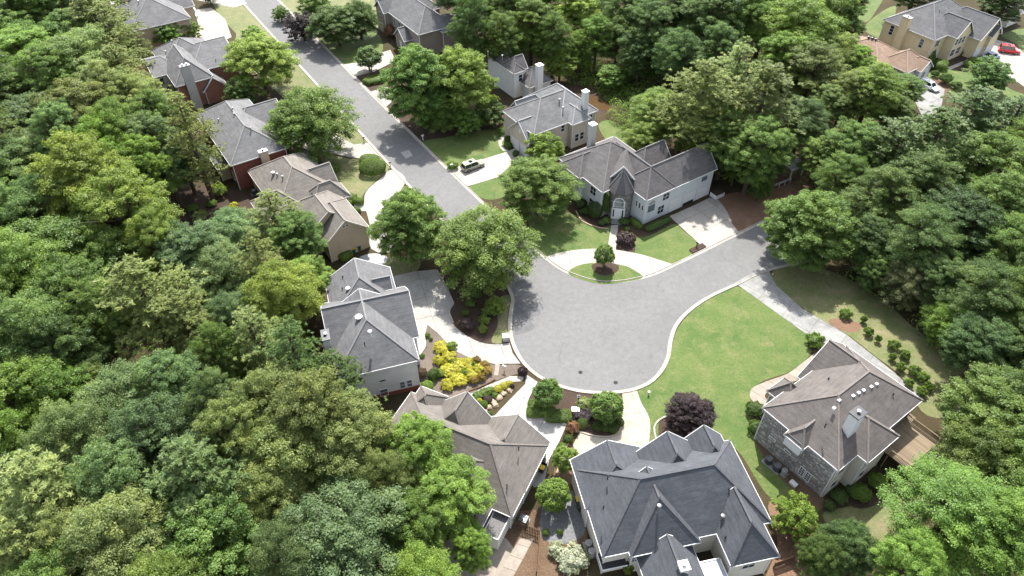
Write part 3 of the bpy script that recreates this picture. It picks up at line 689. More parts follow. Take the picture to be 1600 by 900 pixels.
# rear gable that joins turret and main roof, set at 45 degrees
gm = MB(); dd = .7071
def rot45(u, v, z): return (tx + (u + v) * dd * 1.0, ty + (u - v) * dd, z)
for sgn in (1, -1):
    P = [rot45(.35, 0, 9.75), rot45(6, 0, 9.75), rot45(6, 2.1 * sgn, 7.3), rot45(.35, 2.1 * sgn, 7.3)]
    if sgn > 0: P = P[::-1]
    gm.poly(P, [(0, 4), (7, 4), (7, 0), (0, 0)] if sgn < 0 else [(0, 0), (7, 0), (7, 4), (0, 4)])
gm.build('roof', R_CHAR, h9.root)
gw = MB(); gw.poly([rot45(.6, -1.95, 7.2), rot45(.6, 1.95, 7.2), rot45(.6, 0, 9.6)]); gw.build('gable_wall', W_BLUE, h9.root)
gr = MB(); gr.bar(rot45(.33, 0, 9.7), rot45(.33, 2.1, 7.25), .09, .2); gr.bar(rot45(.33, 0, 9.7), rot45(.33, -2.1, 7.25), .09, .2); gr.build('fascia', T_WHITE, h9.root)
# arched window and double door on the turret front (facing local -x-y)
fx, fy = tx - tr * dd, ty - tr * dd
def tf(t, z, o): return (fx + t * dd - o * dd, fy - t * dd - o * dd, z)
en = MB(); 
for (t0, t1, z0, z1, o) in ((-.95, .95, 3.05, 5.0, .10), ):
    en.poly([tf(t0, z0, o), tf(t1, z0, o), tf(t1, z1 - .9, o)] + [tf(.95 * math.cos(a), z1 - .9 + .95 * math.sin(a), o) for a in np.linspace(.1, math.pi - .1, 9)] + [tf(t0, z1 - .9, o)])
    en.poly([tf(-1.1, 2.85, 0), tf(1.1, 2.85, 0), tf(1.1, 2.85, .1), tf(-1.1, 2.85, .1)])
    for t0 in (-.95, .95): en.bar(tf(t0, 2.9, .0), tf(t0, 4.15, .0), .12, .3)
ew = en.build('window', T_WHITE, h9.root)
ep = MB(); ep.poly([tf(-.82, 3.15, .112), tf(.82, 3.15, .112), tf(.82, 4.05, .112), tf(-.82, 4.05, .112)]); ep.poly([tf(.8 * math.cos(a), 4.15 + .72 * math.sin(a), .112) for a in np.linspace(0, math.pi, 11)]); ep.build('pane', GLASS2, ew)
ed = MB()
ed.poly([tf(-1.05, .3, .12), tf(1.05, .3, .12), tf(1.05, 2.75, .12), tf(-1.05, 2.75, .12)])
for t0 in (-1.05, 1.05): ed.bar(tf(t0, .3, .0), tf(t0, 2.8, .0), .12, .34)
dd_ = ed.build('door', T_WHITE, h9.root)
eg = MB()
for t0 in (-.8, .8): eg.poly([tf(t0 - .12, .8, .13), tf(t0 + .12, .8, .13), tf(t0 + .12, 2.4, .13), tf(t0 - .12, 2.4, .13)])
eg.build('side_light', GLASS, dd_)
st = MB()
for k in range(3):
    o0 = .25 + k * .38; z = .3 - k * .09
    st.poly([tf(-1.0, z, 0), tf(-1.0, z, o0 + .3), tf(1.0, z, o0 + .3), tf(1.0, z, 0)]); st.poly([tf(-1.0, 0, o0 + .3), tf(1.0, 0, o0 + .3), tf(1.0, z, o0 + .3), tf(-1.0, z, o0 + .3)])
    for t0 in (-1.0, 1.0): st.poly([tf(t0, 0, 0), tf(t0, 0, o0 + .3), tf(t0, z, o0 + .3), tf(t0, z, 0)])
st.build('step', M_CONCG, h9.root)
for z in (1.5, 4.2): h9.window(b_main, '-x', 9.0, z, 1.5, 1.6, 2, 2)
h9.window(b_bay, '-x', 14.5, 4.2, 1.4, 1.5); h9.window(b_bay, '-x', 14.5, 1.5, 1.4, 1.5)
for t in (.85, 1.65, 2.4): h9.window(b_wing, '-x', t + .2, 3.4, .34, 1.1, 1, 1)
h9.window(b_wing, '-y', 1.9, 3.1, 1.7, 1.6, 1, 1, True, GLASS2)
h9.window(b_wing, '-y', 5.2, 4.3, 1.5, 1.4, 2, 2); h9.window(b_wing, '-y', 4.4, 1.75, 1.4, 1.7, 2, 2); h9.window(b_wing, '-y', 14.6, 4.4, 1.5, 1.1, 1, 1, False, GLASS2)
for t, o in ((8.0, 0), (11.4, .75), (14.7, 0)): h9.garage(b_wing, '-y', t, 2.8, 2.35, o)
h9.chimney(1.7, 17.6, 1.1, 1.1, 4, 11.4, W_GREYCH, T_WHITE)
_q = MB()
for k in range(12): _q.box(-4.44, -4.14, 6.3 + (k % 2) * .04, 6.8 - (k % 2) * .08, .1 + k * .47, .5 + k * .47)
_q.build('quoin', T_WHITE, h9.root)

# beige two-storey house with a double garage
h10 = House('beige_house', 'beige stucco house with twin white garage doors, greenish car on its drive', (4.2, 119.4), 34, W_BEIGE, R_PALE)
b = h10.block(0, 12, 0, 11, 5.8, 9.6, 'x', 'hg', roof=R_GREY)
b2 = h10.block(6.5, 16.3, .3, 13, 5.8, 9.8, 'y', 'hh')
b3 = h10.block(8.4, 13.2, -1.3, 4, 5.8, 7.9, 'y', 'hg')
b4 = h10.block(-1.0, 5.5, .3, 7.5, 4.0, 7.3, 'x', 'gh')
b5 = h10.block(2.2, 10, 7.0, 12.6, 4.6, 7.8, 'x', 'gh')
for t in (2.3, 5.5): h10.garage(b4, '-x', t, 2.6, 2.3)
_o = MB().lathe(0, 0, [(.45, -.03), (.45, .03)], 18); _oo = _o.build('oval_vent', T_WHITE, h10.root); _oo.location = (b4['x0'] - .02, 3.9, 4.9); _oo.rotation_euler = (0, math.pi / 2, 0); _oo.scale = (1.3, .8, 1)
h10.window(b, '-y', 3.6, 4.6, .9, 1.4, 1, 2); h10.window(b, '-y', 7.4, 4.6, .8, 1.4, 1, 2); h10.window(b3, '-y', 10.1, 2.2, .9, 1.6, 1, 2); h10.window(b3, '-y', 11.4, 2.2, .9, 1.6, 1, 2)
h10.window(b5, '-x', 9.6, 2.2, 1.0, 1.5); h10.window(b2, '-y', 14.6, 4.4, 1.0, 1.4)
h10.chimney(13.6, 1.6, 1.1, 1.0, 5, 10.2, T_WHITE, T_WHITE)
h10.vent(8.9, 3.8); h10.vent(8.6, 2.2)

# white house behind the big street trees
h11 = House('white_house', 'white house with dark cross gables beyond the beige house', (1.0, 144.2), 34, W_WHITE, R_CHAR)
b = h11.block(-1.0, 2.2, -.3, 11, 6.2, 7.6, 'y', 'hh'); h11.block(-.9, 3.2, .2, 4.6, 6.2, 8.6, 'x', 'hg'); h11.block(-.9, 3.0, 5.4, 9.8, 6.2, 8.6, 'x', 'hg'); b3 = h11.block(1.0, 7.5, -3.4, 3.6, 3.6, 6.2, 'y', 'hh')
h11.window(b, '-y', 1.1, 4.5, .9, 1.5, 1, 2); h11.chimney(3.2, -4.0, 1.3, 1.2, 0, 8.6, T_WHITE, T_WHITE)
for x, y in ((-3.2, 6.5), (-1.6, 3.2)): h11.vent(x, y, 8.4, .12, .8)

# taupe house at the head of the street
h12 = House('taupe_house', 'taupe house with grey hipped roof and tall tan chimney, beside the upper street', (-28.2, 172.0), 34, W_TAUPE, R_GREY)
b = h12.block(0, 10, -10.7, 9.5, 6.0, 10.2, 'y', 'hh'); b2 = h12.block(-1.4, 5, 5.0, 10.4, 6.0, 8.6, 'x', 'gh'); h12.block(6, 13, -11.5, -3, 5.4, 7.6, 'x', 'hh')
b3 = h12.block(-2.0, 5, -6.5, -1.0, 3.2, 5.6, 'x', 'gh'); h12.block(3, 12.5, 0, 8, 6.0, 9.2, 'x', 'hh')
h12.window(b2, '-x', 7.7, 4.4, 1.3, 1.7); h12.window(b2, '-x', 7.7, 1.6, 1.3, 1.7); h12.window(b, '-x', 2.8, 4.2, 1.1, 1.8, 2, 3); h12.window(b, '-x', .2, 3.8, 1.1, 2.4, 2, 3)
h12.door(b3, '-x', -3.7, 1.2, 2.2, T_WHITE); h12.chimney(10.4, -11.9, 1.6, 1.1, 0, 8.8, W_TAUPE, T_WHITE, 2); h12.vent(6, 2)

# grey roofed house in the far corner
h1 = House('tan_house', 'tan house with wide grey hipped roof, pickup truck parked beside it', (-80.9, 174.3), 34, W_TAN, R_GREY)
b = h1.block(-14, .4, -2, 15, 6.0, 10.4, 'y', 'hh'); h1.block(-6, 3.5, 6, 14, 5.6, 8.6, 'x', 'hg'); h1.block(-16, -8, 5, 14, 6.0, 8.4, 'x', 'gh')
h1.chimney(-14.8, 9.0, 1.6, 1.2, 0, 9.2, W_TAN, T_CREAM); h1.vent(-9, 6); h1.window(b, '-y', -7, 4.4, 1.2, 1.5)

# brick house with the wide pale chimney
h2 = House('brick_house', 'red brick house with wide pale grey chimney on its end wall', (-71.6, 138.4), 34, W_BRICK, R_GREY)
b = h2.block(0, 8.2, 0, 12.0, 5.8, 9.6, 'y', 'hg'); b1 = h2.block(.1, 12, 8.5, 20.5, 5.8, 9.7, 'y', 'hh'); b2 = h2.block(4.5, 15, 4.2, 17.8, 5.8, 9.0, 'x', 'hg')
b3 = h2.block(-2.9, 4, 6.7, 17.2, 5.8, 7.7, 'x', 'gh', wall=W_CREAM); b4 = h2.block(5.0, 10.5, -.5, 6.0, 3.2, 5.9, 'y', 'gh')
h2.window(b3, '-y', -1.4, 4.4, .9, 1.4, 1, 2, glass=GLASS); h2.chimney(3.1, -.2, 1.9, .9, 0, 9.8, W_GREYCH, M_STEEL, 2)
for x, y in ((2.2, 14.2), (4.4, 15.4)): h2.vent(x, y, None, .1, .4)
h2.plumb(10.6, 5.6); h2.plumb(3.9, 1.2)

# dark brick house
h3 = House('dark_brick_house', 'dark red brick house with grey hip roof and narrow tan chimney', (-51.5, 109.0), 34, W_BRICK2, R_GREY)
b = h3.block(0, 11, 0, 22, 5.8, 9.6, 'y', 'hh'); b2 = h3.block(4, 14.5, 9.4, 18.0, 5.8, 8.6, 'x', 'hg'); b3 = h3.block(-1.8, 5, 4.6, 10.5, 3.0, 4.9, 'x', 'hh', wall=W_TAN)
h3.chimney(6.3, -.1, 1.5, .9, 0, 6.7, W_TAN, M_STEEL); h3.window(b, '-x', 2.6, 1.9, .9, 1.7, 1, 2); h3.window(b, '-x', 8.0, 4.4, 1.0, 1.5)
for x, y in ((5.6, 12.6), (5.2, 10.6), (6.2, 4.4), (2.6, 13.5)): h3.vent(x, y, None, .1, .35)

# tan house with brown roof
h4 = House('stucco_house', 'tan stucco house with taupe roof, its blank gable facing the wheelie bins', (-30.3, 88.3), 34, W_TAN, R_TAUPE, T_CREAM)
b = h4.block(-3.5, 8.2, 13, 28.6, 4.0, 8.2, 'y', 'hh'); b1 = h4.block(2.2, 9.0, 15.6, 21.2, 4.0, 6.9, 'x', 'hg'); b2 = h4.block(2.2, 9.3, 10.8, 15.7, 4.0, 6.8, 'x', 'hh')
b3 = h4.block(-2.6, 7.6, 3.4, 14, 4.3, 8.1, 'y', 'gh'); b4 = h4.block(0, 7.9, .2, 10, 4.4, 7.7, 'y', 'gh'); h4.block(-6.2, 1.5, 12.4, 19.4, 3.8, 6.6, 'x', 'hh')
F = h4.face(b4, '-y'); lv = MB(); h4.slabbox(F, 3.3, 4.6, 6.0, 6.5, 0, .05, lv); lvo = lv.build('gable_vent', T_CREAM, h4.root)
lk = MB(); h4.slabbox(F, 3.45, 3.85, 6.12, 6.38, .05, .06, lk); h4.slabbox(F, 4.05, 4.45, 6.12, 6.38, .05, .06, lk); lk.build('louvre', T_DARK, lvo)
h4.garage(b4, '+x', 2.7, 2.6); h4.garage(b4, '+x', 6.0, 2.6); h4.window(b2, '+x', 13.2, 2.0, 1.2, 1.5); h4.window(b1, '+x', 18.4, 2.0, 1.4, 1.6)
h4.vent(-.6, 21.5, None, .22, .5); h4.vent(.2, 18.6, None, .12, .5); h4.vent(-.2, 20.4, None, .12, .4); h4.plumb(2.2, 9.5)

# white house by the round turning circle
h5 = House('white_sided_house', 'white sided house with slate-grey gable roof beside the yellow shrub bed', (-12.5, 62.2), 17.5, W_WHITE, R_GREY2)
b = h5.block(-11.4, 0, 0, 12, 6.4, 10.5, 'y', 'hg'); b1 = h5.block(-11.3, .9, 4.2, 14.8, 6.4, 10.5, 'x', 'gg'); b2 = h5.block(-10.3, -.4, 11, 19.8, 6.3, 9.5, 'y', 'hg'); b3 = h5.block(-5.0, -.9, 13.8, 16.6, 7.3, 8.7, 'x', 'hg', z0=6, corner=False, inset=.25)
F = h5.face(b, '-y')
for t in (-2.75, -1.75): h5.window(b, '-y', t, 1.6, .62, 1.35, 1, 2, glass=GLASS2)
h5.window(b, '-y', -5.4, 1.0, .95, 1.3, 1, 2, glass=GLASS2)
lv = MB(); h5.slabbox(F, -5.7, -4.9, 3.4, 3.6, 0, .04, lv); lv.build('wall_vent', T_DARK, h5.root)
h5.window(b, '+x', 2.6, 1.8, 1.2, 1.6); h5.window(b1, '+x', 7.5, 4.6, 1.2, 1.5)
h5.chimney(-11.4, 6.2, .95, 1.9, 0, 8.6, T_WHITE, T_DARK); h5.vent(-6.6, 6.8, None, .3, .25, T_WHITE); h5.vent(-5.6, 2.9, None, .16, .5, T_WHITE); h5.vent(-7.2, 14.6, None, .2, .2, T_WHITE)
for x, y in ((-6.6, 1.9), (-8.0, 15.4), (-7.6, 17.6)): h5.plumb(x, y)
bsm = MB().box(-11.1, -.36, .36, 6, -.2, .75); bsm.build('brick_base', W_BRICK2, h5.root)

# low brown-roofed house at the lower centre
h6 = House('brown_roofed_house', 'low cream house with large grey-brown roof of many hips, below the rock garden', (4.5, 50.4), -25, W_CREAM, R_BROWN)
b = h6.block(-20, 0, -10.6, .2, 3.6, 7.9, 'x', 'hh'); b1 = h6.block(-9, 0.05, -7, .8, 3.6, 6.8, 'y', 'hg'); b2 = h6.block(-15.4, -7.6, -6, .6, 3.6, 7.85, 'y', 'hg'); b3 = h6.block(-19.3, -14.6, -3.5, 1.6, 3.6, 5.9, 'y', 'hh')
b4 = h6.block(-10.0, -2.6, -13.6, -4, 3.55, 7.3, 'y', 'hh'); b5 = h6.block(-18, -12, -12.5, -6, 3.5, 6.4, 'y', 'hh')
fl = MB().box(-2.4, -.5, -13.4, -10.4, 2.5, 2.75); fl.build('porch_roof', CAPS[R_CHAR.name], h6.root)
tr_ = MB(); tr_.bar((-2.4, -13.42, 2.72), (-.5, -13.42, 2.72), .08, .3); tr_.bar((-.48, -13.4, 2.72), (-.48, -10.4, 2.72), .08, .3); tr_.bar((-2.42, -13.4, 2.72), (-2.42, -10.4, 2.72), .08, .3); tr_.build('fascia', T_WHITE, h6.root)
pw = MB().box(-2.3, -.6, -13.3, -10.3, 0, 2.5); pw.build('porch_wall', W_CREAM, h6.root)
h6.plumb(-2.4, -3.6); h6.plumb(-1.8, -8.2); h6.vent(-15.4, -7.4, None, .2, .3, T_WHITE); h6.vent(-9.0, -8.5, None, .15, .3, T_WHITE)
h6.garage(b1, '+y', -6.2, 2.6); h6.garage(b1, '+y', -2.9, 2.6); h6.window(b2, '+y', -11.5, 2.0, 1.6, 1.6); h6.window(b4, '-y', -6, 1.8, 1.2, 1.4)

# house with the blue-grey roof in front
h7 = House('slate_roofed_house', 'cream house under a large dark blue-grey shingle roof, nearest to the viewer', (9.6, 36.6), 12, W_CREAM, R_BLUE)
b = h7.block(0, 20, -1.3, 9.9, 5.0, 10.1, 'x', 'hh'); b1 = h7.block(-.2, 8.7, 4.5, 11.3, 5.0, 7.8, 'y', 'hg'); b2 = h7.block(7.3, 15.4, 4, 10.4, 5.0, 8.8, 'y', 'hg'); b3 = h7.block(13.6, 19.2, 5, 10.9, 5.0, 7.9, 'y', 'hg')
b4 = h7.block(3.0, 11.2, -1.9, 6, 5.0, 9.4, 'y', 'hg'); b5 = h7.block(13.3, 19.0, -5.2, 2, 5.0, 8.4, 'y', 'hg'); b6 = h7.block(4.0, 10.6, -8.5, -1.0, 3.6, 6.7, 'y', 'hg')
h7.vent(6.7, 1.0, None, .14, .55); h7.vent(14.2, -.2, None, .14, .55); h7.plumb(2.6, 6.1); h7.plumb(1.0, 2.6); h7.plumb(13.8, -2.2); h7.plumb(15.6, 2.0)
h7.chimney(7.6, -4.9, .95, .95, 3, 7.2, T_WHITE, T_WHITE)
pa = MB().box(10.5, 13.3, -6.4, -3.2, 2.75, 2.85); pa.build('patio_roof', plain('patio_roof_metal', (.42, .45, .5), .4, .4, var=.1), h7.root)
pf = MB()
for p, q in (((10.5, -6.4), (13.3, -6.4)), ((13.3, -6.4), (13.3, -3.2)), ((10.5, -6.4), (10.5, -3.2)), ((10.5, -3.2), (13.3, -3.2))): pf.bar((*p, 2.87), (*q, 2.87), .14, .18)
for x in (10.6, 13.2): pf.bar((x, -6.3, 0), (x, -6.3, 2.8), .14, .14)
pf.build('patio_frame', T_WHITE, h7.root)
h7.window(b4, '-y', 3.9, 3.4, .9, 1.4, 2, 3); h7.window(b6, '-y', 7, 2, 1.2, 1.4); h7.garage(b1, '+y', 2.4, 2.6); h7.garage(b1, '+y', 6.0, 2.6); h7.window(b5, '-y', 16, 3.3, 1.4, 1.4)
bx = MB().box(.1, 3.0, -1.7, .3, 2.5, 2.62); bx.build('porch_roof', T_DARK, h7.root)
bt = MB(); bt.bar((.1, -1.72, 2.6), (3, -1.72, 2.6), .08, .24); bt.bar((.08, -1.7, 2.6), (.08, .3, 2.6), .08, .24); bt.build('fascia', T_WHITE, h7.root)

# stone house with deck
h8 = House('stone_house', 'grey stone house with umber roof, white chimney and a raised deck', (31.6, 54.1), -54, W_STONE, R_BROWN2)
b = h8.block(0, 11.3, 0, 17.5, 6.8, 11.0, 'y', 'hh'); b1 = h8.block(4.5, 12.7, 3.7, 10.2, 6.8, 9.6, 'x', 'hh', wall=W_CREAM); b2 = h8.block(-1.0, 8, 8.7, 18.6, 5.6, 9.7, 'x', 'gh')
b4 = h8.block(-1.8, 1.8, 3.4, 7.0, 5.8, 8.0, 'x', 'hh'); b5 = h8.block(4.2, 7.0, -1.0, 3.0, 6.75, 8.5, 'y', 'hg', wall=T_WHITE, z0=4.9, corner=False, inset=.2)
b6 = h8.block(1.8, 8.0, 15, 20.4, 3.4, 5.2, 'x', 'hh')
cw = MB().box(10.98, 11.12, .5, 3.6, 0, 6.7); cw.build('side_wall', W_CREAM, h8.root)
h8.chimney(8.9, 4.4, 1.15, 1.6, 6, 11.9, T_WHITE, T_DARK)
for k, (x, y) in enumerate(((6.4, 4.0), (6.1, 5.3), (6.6, 7.6), (6.7, 8.6), (6.8, 9.5), (7.0, 10.9), (7.1, 11.9))):
    z = h8.roof_z(x, y); sk = MB().box(x - .17, x + .17, y - .2, y + .2, z - .1, z + .12); sk.build('roof_vent', T_WHITE, h8.root)
h8.plumb(2.8, 8.6); h8.plumb(9.0, 13.4); h8.plumb(7.2, 1.6)
for t in (7.6, 8.5): h8.window(b, '-y', t, 1.4, .6, 1.5, 2, 4)
bE = dict(b); bE['x1'] = 11.12
h8.window(bE, '+x', 1.7, 5.0, 1.2, 1.5, 1, 1); h8.window(bE, '+x', 1.7, 2.0, 1.2, 1.5, 1, 1); h8.window(b1, '+x', 5.6, 5.2, 1.3, 1.6, 1, 2, glass=GLASS2); h8.window(b1, '+x', 8.3, 5.2, 1.0, 1.6, 1, 2); h8.window(b1, '+x', 5.6, 2.0, 1.2, 1.6, 1, 1)
for t in (2.6, 5.0): h8.window(b, '-y', t, 2.6, .85, .25, 1, 1)
# deck: boards, joists, posts, rails
DK = empty('wooden_deck', (*h8.w(12.6, 10.0), 0), math.radians(-54)); tag(DK, 'raised weathered wooden deck with railing on the stone house', 'deck')
nb = 26
bd = MB().box(0, .135, 0, 6.8, 2.96, 3.0).mesh('board', M_WOOD)
for k in range(nb): o = link('board', bd, DK); o.location = (-.9 + k * .15 + (.0), 0, random.uniform(-.004, .004))
for k in range(nb // 2): o = link('board', bd, DK); o.location = (-.9 - (k + 1) * .15, 1.2, random.uniform(-.004, .004))
for (x, y) in ((2.8, .2), (2.8, 3.4), (2.8, 6.6), (-.6, 6.6), (-2.6, 6.6), (.2, .2)): MB().box(x - .08, x + .08, y - .08, y + .08, 0, 2.95).build('post', M_WOOD, DK)
for y in (.15, 3.4, 6.65): MB().box(-2.6, 2.95, y - .05, y + .05, 2.7, 2.955).build('joist', M_WOODD, DK)
def rail(p, q):
    MB().bar((*p, 3.95), (*q, 3.95), .12, .08).build('rail', M_WOOD, DK); MB().bar((*p, 3.15), (*q, 3.15), .06, .08).build('rail', M_WOOD, DK)
    n = max(2, int(math.dist(p, q) / .16)); me = MB().box(-.025, .025, -.025, .025, 3.1, 3.95).mesh('baluster', M_WOOD)
    for k in range(n + 1): o = link('baluster', me, DK); o.location = (p[0] + (q[0] - p[0]) * k / n, p[1] + (q[1] - p[1]) * k / n, 0)
rail((2.95, .1), (2.95, 5.2)); rail((2.95, 6.7), (-2.6, 6.7)); rail((.3, .1), (2.95, .1))
for k in range(9): MB().box(2.95 + k * .27, 3.25 + k * .27, 5.3, 6.5, 2.75 - k * .31, 2.8 - k * .31).build('step', M_WOOD, DK)

# yellow house and its neighbour, upper right
h13 = House('yellow_house', 'yellow stucco house with white garage doors, red car outside', (99.3, 160.3), 34, W_YELLOW, R_GREY2)
b = h13.block(0, 20, 0, 14, 6.0, 10.8, 'x', 'hh'); b1 = h13.block(5.2, 12.0, -2.4, 7, 6.0, 9.4, 'y', 'gh'); b2 = h13.block(11.2, 20.4, -5.2, 8, 5.0, 9.2, 'y', 'gh'); b3 = h13.block(14.6, 18.6, -6.0, 2, 5.2, 7.4, 'y', 'gh')
h13.chimney(-.2, 8.2, 1.1, 2.0, 0, 8.6, W_YELLOW, M_STEEL)
for t in (6.6, 8.0, 9.4): h13.window(b1, '-y', t, 4.6, .9, 1.5, 1, 2)
for t in (6.8, 9.2): h13.window(b1, '-y', t, 1.9, 1.5, 1.7, 2, 2)
h13.window(b, '-x', 3.0, 4.0, .9, 2.0, 1, 3); h13.window(b, '-x', 11.2, 4.2, .9, 2.2, 1, 3); h13.window(b, '-y', 2.6, 4.4, 1.5, 1.4, 2, 2); h13.window(b, '-y', 2.6, 1.7, 1.5, 1.8, 2, 2); h13.door(b, '-y', 4.6, 1.2, 2.2)
h13.garage(b2, '-y', 13.4, 2.8); h13.garage(b3, '-y', 16.6, 2.8); h13.window(b2, '-y', 15.8, 5.6, .8, 1.1, 1, 2); h13.vent(11, 8); h13.plumb(7, 5)
h14 = House('low_white_house', 'low house with rose-brown shingle roof beside the yellow house', (95.8, 153.4), 34, W_CREAM, R_ROSE)
b = h14.block(-12.5, -.3, 4.5, 18, 3.6, 6.9, 'y', 'hh'); b1 = h14.block(-8, .6, 0, 7.6, 3.6, 6.5, 'x', 'hh'); b2 = h14.block(-4.5, .4, -1.2, 4, 3.3, 5.4, 'y', 'gh', wall=T_WHITE)
h14.window(b2, '-y', -2, 1.8, 1.0, 1.3); h14.garage(b1, '-y', -6, 2.4)
for k in range(3): h14.vent(-6.6 + k * .1, 12.5 - k * .9, None, .2, .2, T_DARK)
h15 = House('white_shed', 'small white shed at the right edge beyond the red car', (*G(1578, 42), ), 34, W_WHITE, R_GREY2)
h15.block(-2, 4.2, 0, 5, 2.8, 4.3, 'x', 'gg'); h15.root['category'] = 'shed'
h16 = House('grey_house', 'white-walled house half hidden at the top right corner', (*G(1548, -14), ), 34, W_WHITE, R_GREY2)
h16.block(0, 14, 0, 10, 6, 9.5, 'x', 'hh')

# ------------------------------------------------------------------ trees and shrubs: leaf meshes
def unit(a): return a / np.maximum(np.linalg.norm(a, axis=1, keepdims=True), 1e-6)
def leaf_mesh(name, c, nrm, size, aspect=.62, tone=None, cup=.18, along=None):
    n = len(c); nrm = unit(nrm)
    r = RNG.normal(size=(n, 3)) if along is None else along
    t = unit(r - nrm * np.sum(r * nrm, 1, keepdims=True)); b = np.cross(nrm, t)
    s = size[:, None] if hasattr(size, '__len__') else np.full((n, 1), size)
    v = np.stack([c - t * s * .5, c + b * s * .5 * aspect + nrm * s * cup, c + t * s * .5, c - b * s * .5 * aspect + nrm * s * cup], 1).reshape(-1, 3).astype(np.float32)
    me = bpy.data.meshes.new(name); me.vertices.add(n * 4); me.vertices.foreach_set('co', v.ravel())
    me.loops.add(n * 4); me.loops.foreach_set('vertex_index', np.arange(n * 4, dtype=np.int32)); me.polygons.add(n)
    me.polygons.foreach_set('loop_start', np.arange(0, n * 4, 4, dtype=np.int32)); me.update(calc_edges=True)
    at = me.attributes.new('tone', 'FLOAT', 'FACE'); at.data.foreach_set('value', np.clip(tone if tone is not None else RNG.normal(.5, .2, n), 0, 1).astype(np.float32))
    me.materials.append(M_LEAF); return me
def sph(n, zmin=-1.0):
    z = RNG.uniform(zmin, 1, n); a = RNG.uniform(0, 2 * math.pi, n); r = np.sqrt(1 - z * z); return np.stack([r * np.cos(a), r * np.sin(a), z], 1)
def spread(pts, k):
    """pick k well spaced points"""
    idx = [0]; d = np.linalg.norm(pts - pts[0], axis=1)
    for _ in range(k - 1): i = int(np.argmax(d)); idx.append(i); d = np.minimum(d, np.linalg.norm(pts - pts[i], axis=1))
    return pts[idx]
def broadleaf(h, R, lobes=13, clumps=9, leaves=140, leaf=.30, crown_lo=.35, droop=0., shape='round', loose=.0, bark=M_BARK, lumps=.36, spray=.7):
    zc = h * (crown_lo + 1) / 2; hz = h * (1 - crown_lo) / 2
    d = spread(sph(400, -.75), lobes); rad = RNG.uniform(.62, .80, lobes)[:, None]
    d[:, :2] *= (1 - (.42 if shape == 'oval' else .25) * np.clip(d[:, 2:3], 0, 1) ** 1.5)
    L = d * rad * np.array([R, R, hz]); L = np.vstack([L, [[0, 0, hz * .2]], RNG.normal(size=(3, 3)) * np.array([R, R, hz]) * .2])
    lr = RNG.uniform(lumps * .8, lumps * 1.15, len(L)) * R
    C = []; CR = []; CD = []
    for p, r in zip(L, lr):
        dd = spread(sph(120, -.45), clumps); C.append(p + dd * r * np.array([1, 1, .8]) * RNG.uniform(.72, 1.08, (clumps, 1))); CR.append(r * RNG.uniform(.28, .52, clumps)); CD.append(dd)
    C = np.vstack(C); CR = np.hstack(CR); CD = np.vstack(CD)
    k = len(C); n = leaves
    out = sph(k * n, -.35).reshape(k, n, 3)
    axis = unit(CD * .6 + np.array([0, 0, .7]))[:, None, :]
    out = unit((out + axis * .45).reshape(-1, 3)).reshape(k, n, 3)
    pos = C[:, None, :] + out * CR[:, None, None] * RNG.uniform(.5, 1.12 + loose, (k, n, 1)) * np.array([1.1, 1.1, .72])
    rad_ = unit(C * np.array([1, 1, .35]) + RNG.normal(size=(k, 3)) * .4)[:, None, :]; pos += rad_ * CR[:, None, None] * RNG.uniform(-.35, 1.1, (k, n, 1)) * spray - np.array([0, 0, 1.]) * CR[:, None, None] * RNG.uniform(0, .35, (k, n, 1)) * spray
    if droop: pos[:, :, 2] -= droop * np.linalg.norm(pos[:, :, :2] / R, axis=2) ** 2 * hz
    nm = out * .75 + np.array([0, 0, .55]) + RNG.normal(size=(k, n, 3)) * .5
    tone = (np.repeat(RNG.normal(.5, .09, len(L)), clumps)[:, None] + RNG.normal(0, .11, (k, 1)) + RNG.normal(0, .11, (k, n))).ravel()
    pos = pos.reshape(-1, 3) + np.array([0, 0, zc])
    keep = pos[:, 2] > .4
    crown = leaf_mesh('crown', pos[keep], nm.reshape(-1, 3)[keep], (leaf * RNG.uniform(.5, 1.45, k * n))[keep], .6, tone[keep])
    m = MB(); tr = .032 * h * .62 + .08
    m.tube([(0, 0, -.3), (0, 0, .25), (.05, 0, h * .2), (0, .06, zc - hz * .35), (0, 0, zc + hz * .35)], [tr * 1.7, tr * 1.1, tr * .85, tr * .65, tr * .12], 9)
    for p in L[:lobes]:
        z0 = zc - hz * .6 + RNG.uniform(0, .5) * hz; e = p + np.array([0, 0, zc])
        if e[2] < z0 + .3: z0 = max(h * .12, e[2] - .9)
        mid = np.array([e[0] * .45, e[1] * .45, z0 + (e[2] - z0) * .55 + .2])
        m.tube([(0, 0, z0), tuple(mid), tuple(e)], [tr * .42, tr * .25, tr * .07], 5)
        for q in RNG.normal(size=(3, 3)) * R * .2: m.tube([tuple(mid), tuple(e + q)], [tr * .16, tr * .04], 4)
    return m.mesh('trunk', bark), crown
